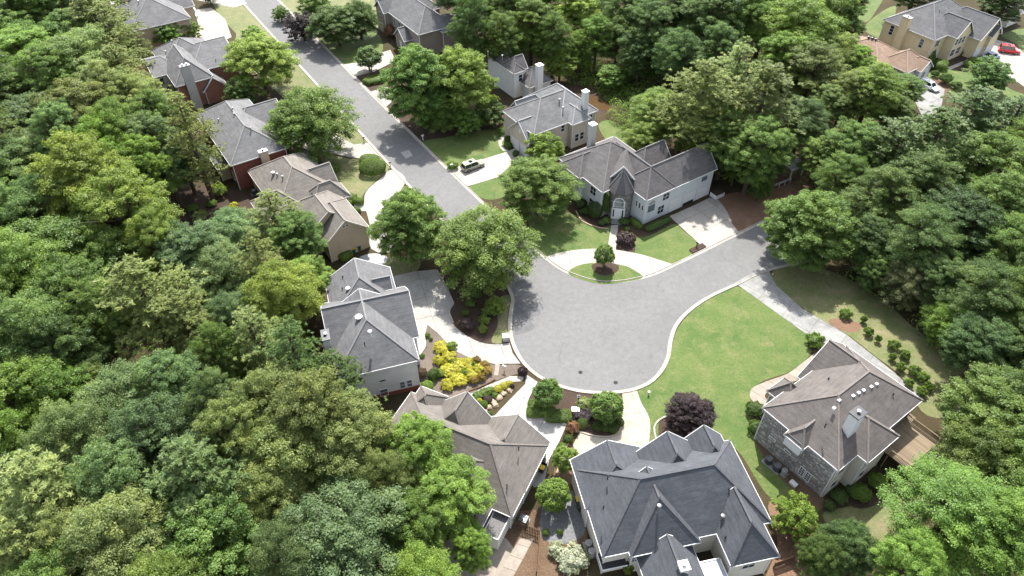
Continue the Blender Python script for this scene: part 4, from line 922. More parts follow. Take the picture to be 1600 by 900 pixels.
def pine(h, R, tufts=950, needle=.55, per=15, lo=.42):
    zc = h * (lo + 1) / 2; hz = h * (1 - lo) / 2
    branches = []; m = MB(); tr = .016 * h + .05
    m.tube([(0, 0, -.3), (.1, 0, h * .35), (0, .12, h * .7), (.05, 0, h * .98)], [tr * 1.3, tr, tr * .7, tr * .12], 8)
    P = []; D = []
    nb = 30
    for i in range(nb):
        f = (i + RNG.uniform(0, .8)) / nb; z = h * (lo + (1 - lo) * f) - .4; a = i * 2.4 + RNG.uniform(-.5, .5)
        ln = R * (1.0 - .82 * f ** 1.7) * RNG.uniform(.7, 1.1); rise = .28 + .5 * f
        e = np.array([math.cos(a) * ln, math.sin(a) * ln, z + ln * rise * .6]); s = np.array([0, 0, z])
        m.tube([tuple(s), tuple((s + e) / 2 + np.array([0, 0, -.1])), tuple(e)], [tr * .28, tr * .18, tr * .04], 4)
        k = max(8, int(tufts * ln / (R * nb * .62))); t = RNG.uniform(.35, 1.03, k) ** .8
        w = ln * .24 + .25
        p = s + (e - s) * t[:, None] + RNG.normal(size=(k, 3)) * np.array([w, w, .3]) * .75
        P.append(p); D.append(np.tile(unit((e - s)[None] + np.array([[0, 0, ln * .9]])), (k, 1)))
    P = np.vstack(P); D = np.vstack(D); k = len(P)
    out = unit((sph(k * per, -.3).reshape(k, per, 3) + D[:, None, :] * .7).reshape(-1, 3)).reshape(k, per, 3)
    ln = needle * RNG.uniform(.7, 1.2, (k, per, 1))
    c = P[:, None, :] + out * ln * .5
    side = unit(np.cross(out.reshape(-1, 3), RNG.normal(size=(k * per, 3))))
    nm = side * .55 + np.array([0, 0, .8])
    tone = (RNG.normal(.5, .15, (k, 1)) + RNG.normal(0, .14, (k, per))).ravel()
    crown = leaf_mesh('crown', c.reshape(-1, 3), nm, ln.ravel(), .26, tone, .0, out.reshape(-1, 3))
    return m.mesh('trunk', M_BARK), crown
def crape(h=4.2, R=2.3, leaf=.24, n=80, per=130):
    """small vase shaped tree: bundles of leaves at the ends of many straight stems"""
    m = MB(); C = []
    for i in range(5):
        a = i * 1.257; m.tube([(.1 * math.cos(a), .1 * math.sin(a), -.2), (.35 * math.cos(a), .35 * math.sin(a), h * .35), (R * .45 * math.cos(a + .2), R * .45 * math.sin(a + .2), h * .7)], [.08, .06, .02], 5)
    d = spread(sph(400, -.6), n); c = d * np.array([R * .86, R * .86, h * .34]) * RNG.uniform(.6, 1.0, (n, 1)) + np.array([0, 0, h * .60])
    for q in c[::2]: m.tube([(q[0] * .3, q[1] * .3, h * .4), tuple(q)], [.03, .01], 4)
    out = unit((sph(n * per, -.5).reshape(n, per, 3) + d[:, None, :] * .8).reshape(-1, 3)).reshape(n, per, 3)
    pos = c[:, None, :] + out * RNG.uniform(.15, 1.0, (n, per, 1)) * R * .24
    nm = out * .5 + np.array([0, 0, .7]) + RNG.normal(size=(n, per, 3)) * .45
    tone = (RNG.normal(.5, .12, (n, 1)) + RNG.normal(0, .17, (n, per))).ravel()
    return m.mesh('trunk', M_BARKG), leaf_mesh('crown', pos.reshape(-1, 3), nm.reshape(-1, 3), leaf * RNG.uniform(.7, 1.3, n * per), .5, tone)
def shrub_mesh(n=2200, leaf=.13, power=2.0, rough=.10, zmin=-.2):
    d = sph(n, zmin)
    if power != 2.0: d = d / (np.sum(np.abs(d) ** power, 1, keepdims=True) ** (1 / power))
    lump = np.zeros(n)
    for q in sph(26, -.2): lump = np.maximum(lump, np.clip(1 - np.linalg.norm(unit(d) - q, axis=1) / .42, 0, 1))
    pos = d * (1 - rough + rough * 1.6 * lump + RNG.uniform(-.06, .05, n))[:, None]; pos[:, 2] = pos[:, 2] * .5 + .5
    nm = unit(d) + np.array([0, 0, .35]) + RNG.normal(size=(n, 3)) * .45
    return leaf_mesh('foliage', pos, nm, leaf * RNG.uniform(.7, 1.3, n), .6, RNG.normal(.5, .2, n))
V = dict(
    oak=[broadleaf(18, 5.6, 20, 11, 280, .205, .20, lumps=.29), broadleaf(18, 5.6, 24, 10, 270, .19, .16, lumps=.25, loose=.1), broadleaf(18, 5.6, 16, 13, 280, .215, .22, lumps=.34, loose=.1), broadleaf(18, 5.6, 28, 9, 260, .195, .14, loose=.2, lumps=.23, spray=1.0), broadleaf(18, 5.6, 22, 10, 280, .175, .18, loose=.25, lumps=.26, shape='oval', spray=.9)],
    yard=[broadleaf(11, 5.2, 24, 10, 270, .185, .08, loose=.1, lumps=.27), broadleaf(11, 5.2, 26, 10, 260, .175, .06, loose=.22, lumps=.25, droop=.12, spray=1.0)],
    maple=[broadleaf(11, 4.4, 26, 11, 270, .17, .03, shape='oval', lumps=.28, loose=.06, spray=.6)],
    bush=[broadleaf(5, 2.6, 12, 8, 150, .20, .0, lumps=.36)],
    pine=[pine(20, 5.2, 1150), pine(20, 5.2, 1250, .5, 15, .36)],
    softpine=[pine(19, 4.6, 1400, .42, 14, .22)],
    crape=[crape(), crape(4.4, 2.2, .23, 70, 130)])
NATIVE = dict(oak=(18, 5.6), yard=(11, 5.2), maple=(11, 4.4), bush=(5, 2.6), pine=(20, 5.2), softpine=(19, 4.6), crape=(4.2, 2.3))
LOW = dict(oak=.18, yard=.08, maple=.04, bush=.0, pine=.42, softpine=.3, crape=.25)
TINT = dict(mg=((.100, .158, .036), 'mid-green'), yg=((.142, .202, .042), 'yellow-green'), lg=((.118, .190, .036), 'bright-green'), bg=((.100, .150, .056), 'blue-green'),
            ol=((.140, .178, .056), 'olive'), dk=((.070, .116, .034), 'dark-green'), pl=((.165, .208, .080), 'sage-green'), pu=((.036, .025, .030), 'dark-purple'), pp=((.07, .05, .055), 'plum'),
            fg=((.128, .180, .042), 'fresh-green'), mm=((.135, .155, .068), 'tan-flecked'), go=((.36, .34, .045), 'golden'), og=((.24, .17, .05), 'orange-tinged'), br=((.12, .085, .06), 'brown'), wh=((.30, .32, .25), 'white-flowered'), ro=((.22, .12, .08), 'reddish'))
ORD = 'first second third fourth fifth sixth seventh eighth ninth tenth eleventh twelfth thirteenth fourteenth fifteenth sixteenth seventeenth eighteenth nineteenth twentieth twenty-first twenty-second twenty-third twenty-fourth twenty-fifth twenty-sixth'.split()
LABQ = {}            # items whose labels say which one by rank from a landmark
def ranked(o, phrase, mark, mark_xy, xy): LABQ.setdefault((phrase, mark), []).append((math.dist(xy, mark_xy), o))
def put_tree(kind, x, y, R, h, tint, i=None, rz=None, sd=.15):
    hn, Rn = NATIVE[kind]; vs = V[kind]; tm, cm = vs[RNG.integers(len(vs)) if i is None else i % len(vs)]
    nm = {'oak': 'broadleaf_tree', 'yard': 'broadleaf_tree', 'maple': 'broadleaf_tree', 'bush': 'small_tree', 'pine': 'pine_tree', 'softpine': 'pine_tree', 'crape': 'small_tree'}[kind]
    e = empty(nm, (x, y, 0), RNG.uniform(0, 6.28) if rz is None else rz); e.scale = (R / Rn, R / Rn * RNG.uniform(.93, 1.07), h / hn)
    link('trunk', tm, e); c = link('crown', cm, e); b = TINT[tint][0]; j = float(np.clip(RNG.normal(1.03, sd), .7, 1.4)); g = RNG.normal(0, .045)
    c.color = (b[0] * j * (1 + g), b[1] * j, b[2] * j * (1 - g), 1); return e
def tree_px(u, v, r, kind, tint, h, **kw):
    zc = h * (1 + LOW[kind]) / 2; x, y = G(u, v, zc); R = r * depth_of(x, y, zc) / FPX * (1.26 if u < 560 and kind == 'oak' else 1.12 if kind in ('oak', 'pine', 'softpine') else 1.0); return put_tree(kind, x, y, R, h, tint, **kw), (x, y)
LM = dict(brick=('red brick house', (-66, 148)), dark=('dark brick house', (-47, 119)), stucco=('tan stucco house', (-36, 102)), white=('white sided house', (-20, 71)), brown=('brown-roofed house', (-6, 49)),
          blue=('pale blue house', (28, 109)), stone=('stone house', (42, 53)), yellow=('yellow house', (106, 172)), beige=('beige house', (9, 130)))
KN = dict(oak='hardwood', yard='hardwood', maple='hardwood', bush='small tree', pine='pine', softpine='soft pine', crape='small vase-shaped tree')
def forest(region, mark, rows, group, h0=19):
    for row in rows:
        u, v, r, kind, tint = row[:5]; h = (row[5] if len(row) > 5 else h0 * (1.05 if kind == 'pine' else 1)) * RNG.uniform(.86, 1.14)
        e, xy = tree_px(u, v, r, kind, tint, h); tag(e, None, 'tree', group)
        ranked(e, f'{TINT[tint][1]} {KN[kind]} in {region}', 'the ' + LM[mark][0], LM[mark][1], xy)
# the big wood along the left of the picture
forest('the upper left wood', 'brick', [(30, 22, 46, 'oak', 'mg'), (92, 12, 46, 'oak', 'mg'), (45, 88, 50, 'oak', 'lg'), (150, 25, 42, 'pine', 'ol'), (108, 58, 42, 'oak', 'mg'), (178, 58, 38, 'softpine', 'ol'), (18, 150, 46, 'oak', 'bg'), (128, 108, 50, 'oak', 'ol'), (80, 128, 42, 'oak', 'mg'),
        (190, 112, 40, 'softpine', 'ol'), (170, 152, 50, 'oak', 'ol'), (58, 200, 50, 'oak', 'bg'), (125, 190, 48, 'oak', 'ol'), (8, 212, 36, 'pine', 'ol'), (215, 165, 38, 'oak', 'ol'), (190, 215, 40, 'oak', 'mg'), (252, 188, 38, 'oak', 'mg'), (232, 232, 36, 'oak', 'bg'), (170, 238, 36, 'oak', 'lg'), (105, 222, 34, 'oak', 'bg'),
        (-25, 60, 45, 'oak', 'mg'), (-20, 130, 45, 'oak', 'mg'), (150, -20, 38, 'oak', 'mg'), (70, -30, 42, 'oak', 'mg'), (5, -25, 42, 'oak', 'lg')], 'trees of the left wood')
forest('the upper left wood', 'dark', [(296, 208, 42, 'softpine', 'ol', 19), (285, 250, 30, 'oak', 'dk', 14), (225, 262, 33, 'oak', 'lg', 16), (262, 268, 26, 'oak', 'bg', 13)], 'trees of the left wood')
forest('the middle left wood', 'stucco', [(20, 268, 50, 'oak', 'bg'), (76, 255, 44, 'oak', 'bg'), (132, 288, 60, 'oak', 'yg', 21), (196, 335, 58, 'oak', 'yg', 20), (25, 350, 50, 'oak', 'dk'), (72, 330, 45, 'oak', 'dk'), (245, 378, 36, 'oak', 'yg', 15), (92, 408, 66, 'oak', 'mg'), (40, 440, 55, 'oak', 'mg'), (158, 398, 42, 'oak', 'mg'), (125, 468, 52, 'oak', 'mg'),
        (225, 462, 66, 'pine', 'ol', 19), (288, 500, 52, 'pine', 'ol', 18), (308, 398, 46, 'oak', 'bg', 15), (368, 365, 36, 'oak', 'bg', 12), (348, 430, 42, 'oak', 'bg', 15), (428, 338, 42, 'softpine', 'ol', 14), (405, 405, 40, 'softpine', 'ol', 15), (462, 372, 34, 'oak', 'mg', 11), (362, 500, 36, 'oak', 'bg', 15),
        (-30, 300, 50, 'oak', 'mg'), (-30, 400, 50, 'oak', 'mg')], 'trees of the left wood', 18)
forest('the middle left wood', 'white', [(445, 465, 44, 'oak', 'yg', 14), (482, 440, 30, 'oak', 'yg', 11), (400, 535, 55, 'softpine', 'ol', 18), (462, 560, 48, 'softpine', 'dk', 17), (525, 588, 40, 'softpine', 'dk', 15), (40, 540, 60, 'oak', 'dk'), (100, 560, 50, 'oak', 'dk'), (150, 505, 44, 'oak', 'mg'), (345, 560, 34, 'oak', 'mg', 16), (555, 645, 40, 'softpine', 'ol', 13), (-25, 500, 50, 'oak', 'mg')], 'trees of the left wood', 18)
forest('the lower left wood', 'brown', [(40, 640, 60, 'oak', 'lg'), (100, 632, 42, 'oak', 'lg'), (12, 705, 50, 'oak', 'lg'), (152, 612, 28, 'oak', 'ol', 15), (200, 640, 62, 'oak', 'bg'), (270, 612, 45, 'oak', 'bg'), (130, 698, 58, 'oak', 'bg'), (250, 695, 60, 'oak', 'bg'), (350, 640, 40, 'oak', 'bg'), (420, 640, 58, 'oak', 'ol'), (498, 660, 64, 'oak', 'ol'), (450, 725, 62, 'oak', 'ol'), (555, 705, 56, 'oak', 'ol', 17),
        (305, 745, 68, 'pine', 'ol', 20), (60, 775, 70, 'pine', 'pl', 19), (375, 690, 46, 'oak', 'ol', 17), (185, 772, 56, 'oak', 'bg'), (30, 860, 62, 'pine', 'pl'), (185, 855, 60, 'oak', 'pl'), (330, 845, 66, 'oak', 'mg', 16), (425, 785, 50, 'oak', 'ol', 16), (545, 848, 88, 'oak', 'bg', 18), (450, 880, 50, 'oak', 'bg', 17), (655, 708, 52, 'oak', 'lg', 13), (702, 775, 56, 'oak', 'lg', 13), (640, 825, 52, 'oak', 'lg', 13), (738, 858, 28, 'oak', 'lg', 8), (605, 760, 44, 'oak', 'ol', 15), (255, 865, 42, 'oak', 'dk', 14), (110, 850, 45, 'oak', 'pl', 17), (-30, 780, 60, 'oak', 'bg'), (-30, 620, 55, 'oak', 'lg'), (100, 930, 60, 'oak', 'mg'), (260, 940, 60, 'oak', 'mg'), (660, 920, 50, 'oak', 'lg', 13)], 'trees of the left wood', 18)
# the wood along the creek, upper middle
forest('the creek wood', 'beige', [(738, 38, 34, 'oak', 'dk'), (782, 62, 30, 'oak', 'mg', 16), (830, 42, 40, 'oak', 'lg'), (865, 60, 28, 'oak', 'mg', 15), (900, 18, 34, 'oak', 'yg'), (932, 58, 28, 'oak', 'lg', 15), (875, 98, 24, 'oak', 'yg', 9), (985, 92, 18, 'oak', 'pl', 11), (955, 118, 20, 'oak', 'lg', 7), (1010, 48, 42, 'oak', 'dk'), (1062, 28, 44, 'oak', 'dk'), (1108, 38, 48, 'oak', 'dk'), (1120, 88, 40, 'oak', 'dk', 17),
        (985, 15, 38, 'oak', 'dk'), (1160, 32, 38, 'oak', 'mg'), (770, 10, 38, 'oak', 'dk'), (940, -15, 40, 'oak', 'mg'), (1060, 92, 34, 'oak', 'dk', 15), (1000, 90, 26, 'oak', 'dk', 13), (720, -20, 40, 'oak', 'dk'), (840, -20, 42, 'oak', 'mg'), (1045, -30, 44, 'oak', 'dk'), (1120, -25, 44, 'oak', 'dk'), (965, 60, 24, 'oak', 'dk', 14), (905, 75, 20, 'oak', 'lg', 12), (800, 15, 30, 'oak', 'dk')], 'trees along the creek')
forest('the creek wood', 'blue', [(1030, 175, 38, 'oak', 'yg', 11), (1005, 215, 26, 'oak', 'yg', 8), (1068, 200, 34, 'oak', 'mg', 11), (1098, 148, 54, 'pine', 'ol', 22), (1148, 125, 48, 'softpine', 'ol', 22), (1192, 150, 56, 'pine', 'ol', 22), (1182, 232, 46, 'oak', 'mg', 16), (1135, 215, 42, 'oak', 'mg', 15), (1115, 180, 36, 'pine', 'ol', 17), (1225, 205, 34, 'oak', 'dk', 15), (1150, 195, 36, 'oak', 'mg', 13), (1118, 235, 26, 'yard', 'mg', 9), (1150, 262, 24, 'yard', 'mg', 8), (1255, 190, 34, 'oak', 'dk', 14), (1090, 215, 26, 'oak', 'mg', 11), (1292, 165, 26, 'oak', 'ol', 13), (1280, 245, 30, 'oak', 'mg', 12), (1190, 285, 20, 'yard', 'mg', 7), (1215, 240, 24, 'oak', 'dk', 12)], 'trees along the creek')
forest('the upper right wood', 'yellow', [(1240, 50, 56, 'oak', 'lg'), (1282, 22, 46, 'oak', 'mg'), (1322, 38, 26, 'oak', 'dk', 15), (1268, 112, 48, 'oak', 'ol', 18), (1225, 95, 40, 'oak', 'lg'), (1338, 102, 24, 'oak', 'lg', 14), (1362, 142, 42, 'oak', 'yg', 14), (1322, 150, 34, 'oak', 'ol', 15), (1412, 138, 28, 'oak', 'mg', 8), (1395, 172, 30, 'oak', 'mg', 9), (1300, 90, 32, 'oak', 'ol', 16), (1200, 10, 44, 'oak', 'mg'), (1260, -20, 46, 'oak', 'mg'), (1545, 118, 30, 'bush', 'dk', 7), (1320, -10, 32, 'oak', 'mg', 15), (1570, 5, 34, 'oak', 'dk', 12), (1435, -22, 40, 'oak', 'dk', 15)], 'trees of the right wood')
forest('the right wood', 'stone', [(1335, 235, 44, 'oak', 'mg', 16), (1402, 228, 58, 'pine', 'dk', 18), (1462, 218, 54, 'pine', 'dk', 18), (1440, 292, 58, 'oak', 'dk', 17), (1378, 312, 48, 'oak', 'dk', 15), (1520, 182, 56, 'pine', 'dk', 16), (1582, 190, 50, 'pine', 'dk', 16), (1538, 258, 58, 'oak', 'mg', 17), (1595, 235, 42, 'oak', 'lg', 16), (1560, 325, 58, 'oak', 'mg', 16), (1500, 350, 58, 'oak', 'dk', 16), (1595, 392, 50, 'oak', 'mg', 16), (1440, 372, 52, 'oak', 'dk', 14), (1352, 372, 40, 'oak', 'dk', 12),
        (1425, 440, 46, 'yard', 'mm', 8), (1365, 425, 28, 'yard', 'dk', 7), (1482, 505, 40, 'yard', 'lg', 8), (1540, 462, 56, 'oak', 'dk', 14), (1592, 478, 48, 'oak', 'mg', 15), (1532, 545, 48, 'oak', 'dk', 12), (1595, 545, 46, 'oak', 'dk', 13), (1565, 645, 74, 'oak', 'mg', 13), (1535, 705, 50, 'oak', 'mg', 11), (1600, 705, 60, 'oak', 'mg', 13), (1640, 300, 50, 'oak', 'mg'), (1640, 620, 60, 'oak', 'dk'), (1640, 440, 50, 'oak', 'dk'), (1318, 280, 36, 'oak', 'mg', 14), (1470, 440, 36, 'oak', 'dk', 11)], 'trees of the right wood')
forest('the lower right corner', 'stone', [(1488, 800, 86, 'oak', 'lg', 14), (1572, 835, 70, 'oak', 'lg', 14), (1425, 880, 48, 'oak', 'lg', 11), (1325, 855, 46, 'yard', 'dk', 7), (1285, 868, 36, 'yard', 'mg', 6), (1240, 808, 32, 'bush', 'lg', 5)], 'trees below the stone house')
# street and garden trees, each told apart by what it stands beside
def lone(u, v, r, kind, tint, h, label, **kw): e, xy = tree_px(u, v, r, kind, tint, h, sd=.05, **kw); tag(e, label, 'tree', 'street and garden trees'); return e
lone(405, 98, 56, 'yard', 'yg', 13, 'broad yellow-green tree left of the upper street, before the brick house')
lone(375, 148, 22, 'bush', 'dk', 7, 'small dark tree tucked behind the dark brick house roof')
lone(485, 188, 70, 'yard', 'mg', 14, 'large open-crowned tree beside the dark brick house driveway', i=1)
lone(640, 352, 56, 'maple', 'mg', 14, 'dense oval green tree between the stucco house and the street')
lone(758, 382, 82, 'yard', 'fg', 13, 'wide fresh-green tree overhanging the turning circle kerb', i=1)
lone(840, 290, 62, 'yard', 'mg', 11, 'spreading mid-green tree left of the pale blue house', i=0)
lone(850, 235, 28, 'bush', 'yg', 7, 'yellow-green small tree beside the beige house front wall')
lone(655, 132, 58, 'maple', 'mg', 18, 'tall dense green tree on the right verge of the street', i=0)
lone(718, 128, 56, 'yard', 'yg', 16, 'tall yellow-green tree behind the dense street tree', i=0)
lone(690, 172, 40, 'yard', 'mg', 8, 'lower green tree at the foot of the tall street trees')
lone(728, 192, 22, 'bush', 'lg', 6, 'bright young tree at the edge of the mulched street bed')
lone(765, 178, 24, 'bush', 'dk', 6, 'dark shrubby tree before the white house wall')
lone(525, 38, 42, 'yard', 'dk', 10, 'dark green tree over the planted island by the taupe house')
lone(560, 28, 30, 'yard', 'dk', 10, 'dark green tree touching the taupe house corner')
lone(490, 8, 26, 'yard', 'mg', 9, 'mid-green tree above the purple plum tree')
lone(438, 22, 13, 'bush', 'mg', 4, 'small green tree on the right kerb at the top of the street')
lone(472, 42, 25, 'bush', 'pu', 7, 'dark purple plum tree on the upper street verge')
lone(576, 90, 24, 'crape', 'dk', 5.5, 'small round tree at the mouth of the taupe house driveway')
lone(945, 398, 17, 'crape', 'mg', 4.4, 'small vase-shaped tree on the grass island of the curved drive', i=0)
lone(856, 615, 26, 'crape', 'mg', 4.6, 'small leafy tree on the left of the lamp post bed', i=1)
lone(948, 634, 27, 'crape', 'mg', 4.6, 'small leafy tree on the right of the lamp post bed', i=0)
lone(884, 718, 22, 'crape', 'yg', 4.2, 'pale yellow-green small tree between two lower driveways', i=1)
lone(865, 772, 27, 'crape', 'lg', 4.4, 'bright green small tree beside the grey patio', i=0)
lone(1078, 648, 38, 'maple', 'pu', 6.5, 'dark purple-leaved maple on the big lawn, behind the slate roof')
lone(1264, 355, 66, 'maple', 'mg', 14, 'big green roadside tree over the right arm of the street')
lone(395, 58, 18, 'bush', 'lg', 5, 'small bright tree by the upper street kerb')
lone(262, 55, 20, 'bush', 'lg', 6, 'bright green small tree between the tan house and the brick house')
lone(298, 48, 14, 'bush', 'lg', 5, 'little bright tree beside the pickup truck')
lone(222, 75, 16, 'softpine', 'ol', 10, 'thin pine standing behind the brick house')
lone(775, 478, 14, 'bush', 'yg', 3.5, 'yellow-green tall shrub under the wide tree by the circle')
lone(1018, 108, 9, 'maple', 'lg', 7, 'narrow vine-covered column tree in the creek wood')
lone(325, -12, 16, 'yard', 'dk', 6, 'dark small tree on the lawn above the pickup truck')

# ------------------------------------------------------------------ shrubs
SH = dict(ball=[shrub_mesh(3600, .12), shrub_mesh(3400, .13, 2.0, .2)], hedge=[shrub_mesh(7000, .10, 5.0, .04, -.8)], loose=[shrub_mesh(1500, .22, 2.0, .32), shrub_mesh(1400, .2, 2.0, .38)], tight=[shrub_mesh(6500, .085, 2.6, .03, -.7)])
def cone_mesh(n=1500):
    t = RNG.uniform(0, 1, n) ** .7; a = RNG.uniform(0, 6.283, n); z = 1 - t; r = np.minimum(t * 1.25, 1) * RNG.uniform(.8, 1.05, n)
    p = np.stack([r * np.cos(a), r * np.sin(a), z], 1); nm = np.stack([np.cos(a), np.sin(a), np.full(n, .45)], 1) + RNG.normal(size=(n, 3)) * .35
    return leaf_mesh('foliage', p, nm, .16 * RNG.uniform(.7, 1.3, n), .6)
SH['cone'] = [cone_mesh()]
_stem = MB()
for k in range(5): a = k * 1.26; _stem.tube([(0, 0, -.1), (.25 * math.cos(a), .25 * math.sin(a), .35), (.5 * math.cos(a), .5 * math.sin(a), .75)], [.05, .035, .012], 4)
STEM = _stem.mesh('stem', M_BARK)
BED = dict(yb=('the white house bed', 'the circle kerb', G(815, 575)), rg=('the rock garden', 'the circle kerb', G(825, 590)), lp=('the lamp post bed', 'the lamp post', G(902, 641)), dr=('the long driveway row', 'the street', G(1215, 420)),
           bl=('the blue house bed', 'the turret door', G(963, 350)), mb=('the circle mulch bed', 'the kerb', G(800, 500)), st=('the stone house beds', 'the deck', G(1400, 700)), ye=('the yellow house garden', 'the red car', G(1577, 79)),
           su=('the stucco house garden', 'the street', G(620, 268)), be=('the beige house garden', 'its garage', G(815, 242)), sl=('the slate-roofed house beds', 'the patio', G(880, 815)), tp=('the taupe house beds', 'the street', G(560, 130)), br=('the brick houses yard', 'the dark brick house', (-47, 119)))
def shrub(bed, kind, tint, u, v, r, hgt, squash=1.0, rz=None, word='shrub', cat='shrub'):
    x, y = G(u, v, hgt * .45); d = depth_of(x, y, 0); R = r * d / FPX
    e = empty('shrub', (x, y, 0), RNG.uniform(0, 6.28) if rz is None else rz); ms = SH[kind]
    f = link('foliage', ms[RNG.integers(len(ms))], e); f.scale = (R, R * squash, hgt); b = TINT[tint][0]; j = RNG.normal(1, .08); f.color = (b[0] * j, b[1] * j, b[2] * j, 1)
    s = link('stem', STEM, e); s.scale = (R, R * squash, hgt); tag(e, None, cat, 'shrubs and hedges')
    shape = dict(ball='round', hedge='clipped', loose='loose', tight='clipped round', cone='pointed')[kind]
    ranked(e, f'{TINT[tint][1]} {shape} {word} in {BED[bed][0]}', BED[bed][1], BED[bed][2], (x, y)); return e
for q in ((690, 543, 12), (702, 558, 12), (686, 563, 9), (700, 580, 14), (716, 573, 14), (716, 594, 13), (731, 570, 12), (736, 585, 12), (748, 577, 10), (700, 601, 11)): shrub('yb', 'loose', 'go', *q, .95)
for q in ((757, 571, 8), (762, 580, 8), (752, 589, 7), (740, 595, 7), (744, 563, 7)): shrub('yb', 'loose', 'og', *q, .9)

for q in ((688, 584, 8), (706, 541, 8), (724, 583, 7), (742, 572, 6), (708, 567, 6)): shrub('yb', 'loose', 'yg', *q, 1.0)
shrub('yb', 'hedge', 'dk', 677, 586, 9, 1.4, .8); shrub('yb', 'ball', 'lg', 667, 604, 10, 1.3); shrub('yb', 'ball', 'br', 660, 583, 8, 1.3)
for q in ((668, 524, 4), (673, 530, 3), (660, 556, 4)): shrub('yb', 'loose', 'mg', *q, .5)
for q in ((738, 625, 7), (747, 618, 8), (757, 613, 8), (766, 610, 7)): shrub('rg', 'loose', 'mg', *q, .6)
for q in ((778, 608, 7), (787, 603, 7), (795, 600, 6), (749, 627, 5)): shrub('rg', 'ball', 'go', *q, .7)
for q in ((762, 624, 7), (746, 632, 6), (800, 604, 4)): shrub('rg', 'ball', 'pp', *q, .8)
shrub('rg', 'tight', 'lg', 756, 632, 6, .8); shrub('rg', 'loose', 'mg', 764, 648, 5, .8); shrub('rg', 'loose', 'mg', 773, 618, 5, .6)
shrub('lp', 'ball', 'pu', 817, 581, 8, 1.2)
for q in ((838, 644, 15, .9, .6), (872, 650, 20, .9, .55), (836, 632, 11, .8, .7), (858, 642, 10, .8, .7)): shrub('lp', 'hedge', 'mg', *q, rz=0)
for q in ((910, 662, 8, 1.0), (934, 666, 8, 1.0), (946, 668, 7, .9), (958, 669, 8, 1.0), (968, 660, 7, 1.0)): shrub('lp', 'tight', 'dk', *q)
for q in ((905, 646, 12, .5), (924, 641, 11, .5), (936, 651, 10, .6), (917, 652, 9, .5)): shrub('lp', 'loose', 'pu', *q)
shrub('lp', 'loose', 'pl', 912, 630, 11, .9); shrub('lp', 'loose', 'ro', 895, 668, 10, 1.3); shrub('lp', 'ball', 'dk', 888, 686, 8, .9); shrub('lp', 'loose', 'mg', 878, 700, 8, .9)
shrub('mb', 'ball', 'pp', 731, 507, 11, 1.6)
for q in ((757, 500, 9), (761, 486, 9), (754, 515, 7), (766, 474, 8)): shrub('mb', 'loose', 'yg', *q, 1.3)
for q in ((735, 474, 8), (728, 489, 6), (745, 460, 8)): shrub('mb', 'ball', 'mg', *q, 1.1)
shrub('bl', 'hedge', 'dk', 1028, 350, 24, 1.0, .22, rz=math.radians(34)); shrub('bl', 'hedge', 'mg', 994, 349, 12, 1.0, .4, rz=math.radians(-56))
shrub('bl', 'tight', 'dk', 930, 329, 11, 2.8); shrub('bl', 'loose', 'dk', 946, 325, 7, 5.2, .7, word='climber'); shrub('bl', 'ball', 'mg', 947, 345, 7, 1.1); shrub('bl', 'ball', 'dk', 975, 346, 8, 1.1); shrub('bl', 'loose', 'pp', 977, 374, 14, 1.7); shrub('bl', 'tight', 'lg', 980, 358, 4, .6)
for q in ((908, 318, 9, 1.4), (917, 330, 8, 1.2), (908, 331, 4, .8), (940, 348, 6, .9)): shrub('bl', 'ball', 'dk', *q)
for q in ((1322, 491, 11), (1357, 519, 9), (1397, 540, 11), (1413, 555, 10), (1408, 574, 9), (1429, 580, 11), (1442, 590, 11), (1395, 559, 7), (1420, 600, 9), (1441, 612, 10), (1452, 604, 9), (1350, 500, 6), (1372, 530, 6)): shrub('dr', 'loose', 'mg', q[0], q[1], q[2] * .82, 1.3)
shrub('st', 'loose', 'mg', 1273, 533, 14, 1.8)
for q in ((1180, 640, 14, 1.6), (1180, 668, 12, 1.5), (1312, 776, 13, 1.1), (1332, 767, 11, 1.1), (1296, 790, 9, 1.0)): shrub('st', 'ball', 'dk', *q)
for q in ((1345, 770, 15, 1.6), (1372, 754, 15, 1.6)): shrub('st', 'ball', 'lg', *q)
shrub('su', 'tight', 'mg', 582, 262, 20, 2.3, .8, rz=0, word='hedge'); shrub('su', 'tight', 'mg', 577, 250, 15, 1.5, .8, rz=0, word='hedge')
for q in ((546, 309, 11), (560, 315, 8), (543, 318, 7), (556, 330, 7), (518, 262, 12)): shrub('su', 'hedge', 'mg', *q, 1.1, .7, rz=math.radians(-10))
shrub('su', 'hedge', 'lg', 540, 400, 10, 1.2, .7, rz=math.radians(34))
for q in ((793, 217, 5), (794, 227, 6), (786, 205, 8), (806, 240, 5)): shrub('be', 'tight', 'mg', *q, 1.1)
shrub('be', 'ball', 'mg', 707, 259, 9, 1.2); shrub('be', 'ball', 'dk', 1015, 215, 9, 1.2)
for q in ((588, 124, 15), (603, 117, 11), (575, 128, 8)): shrub('tp', 'hedge', 'mg', *q, 1.0, .7)
for q in ((500, 52, 7), (515, 56, 8), (530, 56, 8), (545, 53, 7)): shrub('tp', 'ball', 'dk', *q, 1.2)
shrub('tp', 'loose', 'ro', 610, 50, 9, 3.0); shrub('tp', 'ball', 'dk', 600, 35, 11, 3.0)
for q in ((1521, 94, 7), (1531, 98, 7), (1541, 95, 7), (1547, 104, 6), (1512, 100, 6)): shrub('ye', 'tight', 'yg', *q, 1.1)
for q in ((1456, 92, 8, 4.2), (1452, 96, 7, 3.6), (1508, 74, 7, 3.8)): shrub('ye', 'cone', 'dk', *q)
shrub('ye', 'hedge', 'mg', 1471, 102, 12, 1.5, .7)
for q in ((1478, 124, 10, 2.2), (1494, 134, 8, 1.6), (1461, 116, 6, 1.4)): shrub('ye', 'ball', 'dk', *q)
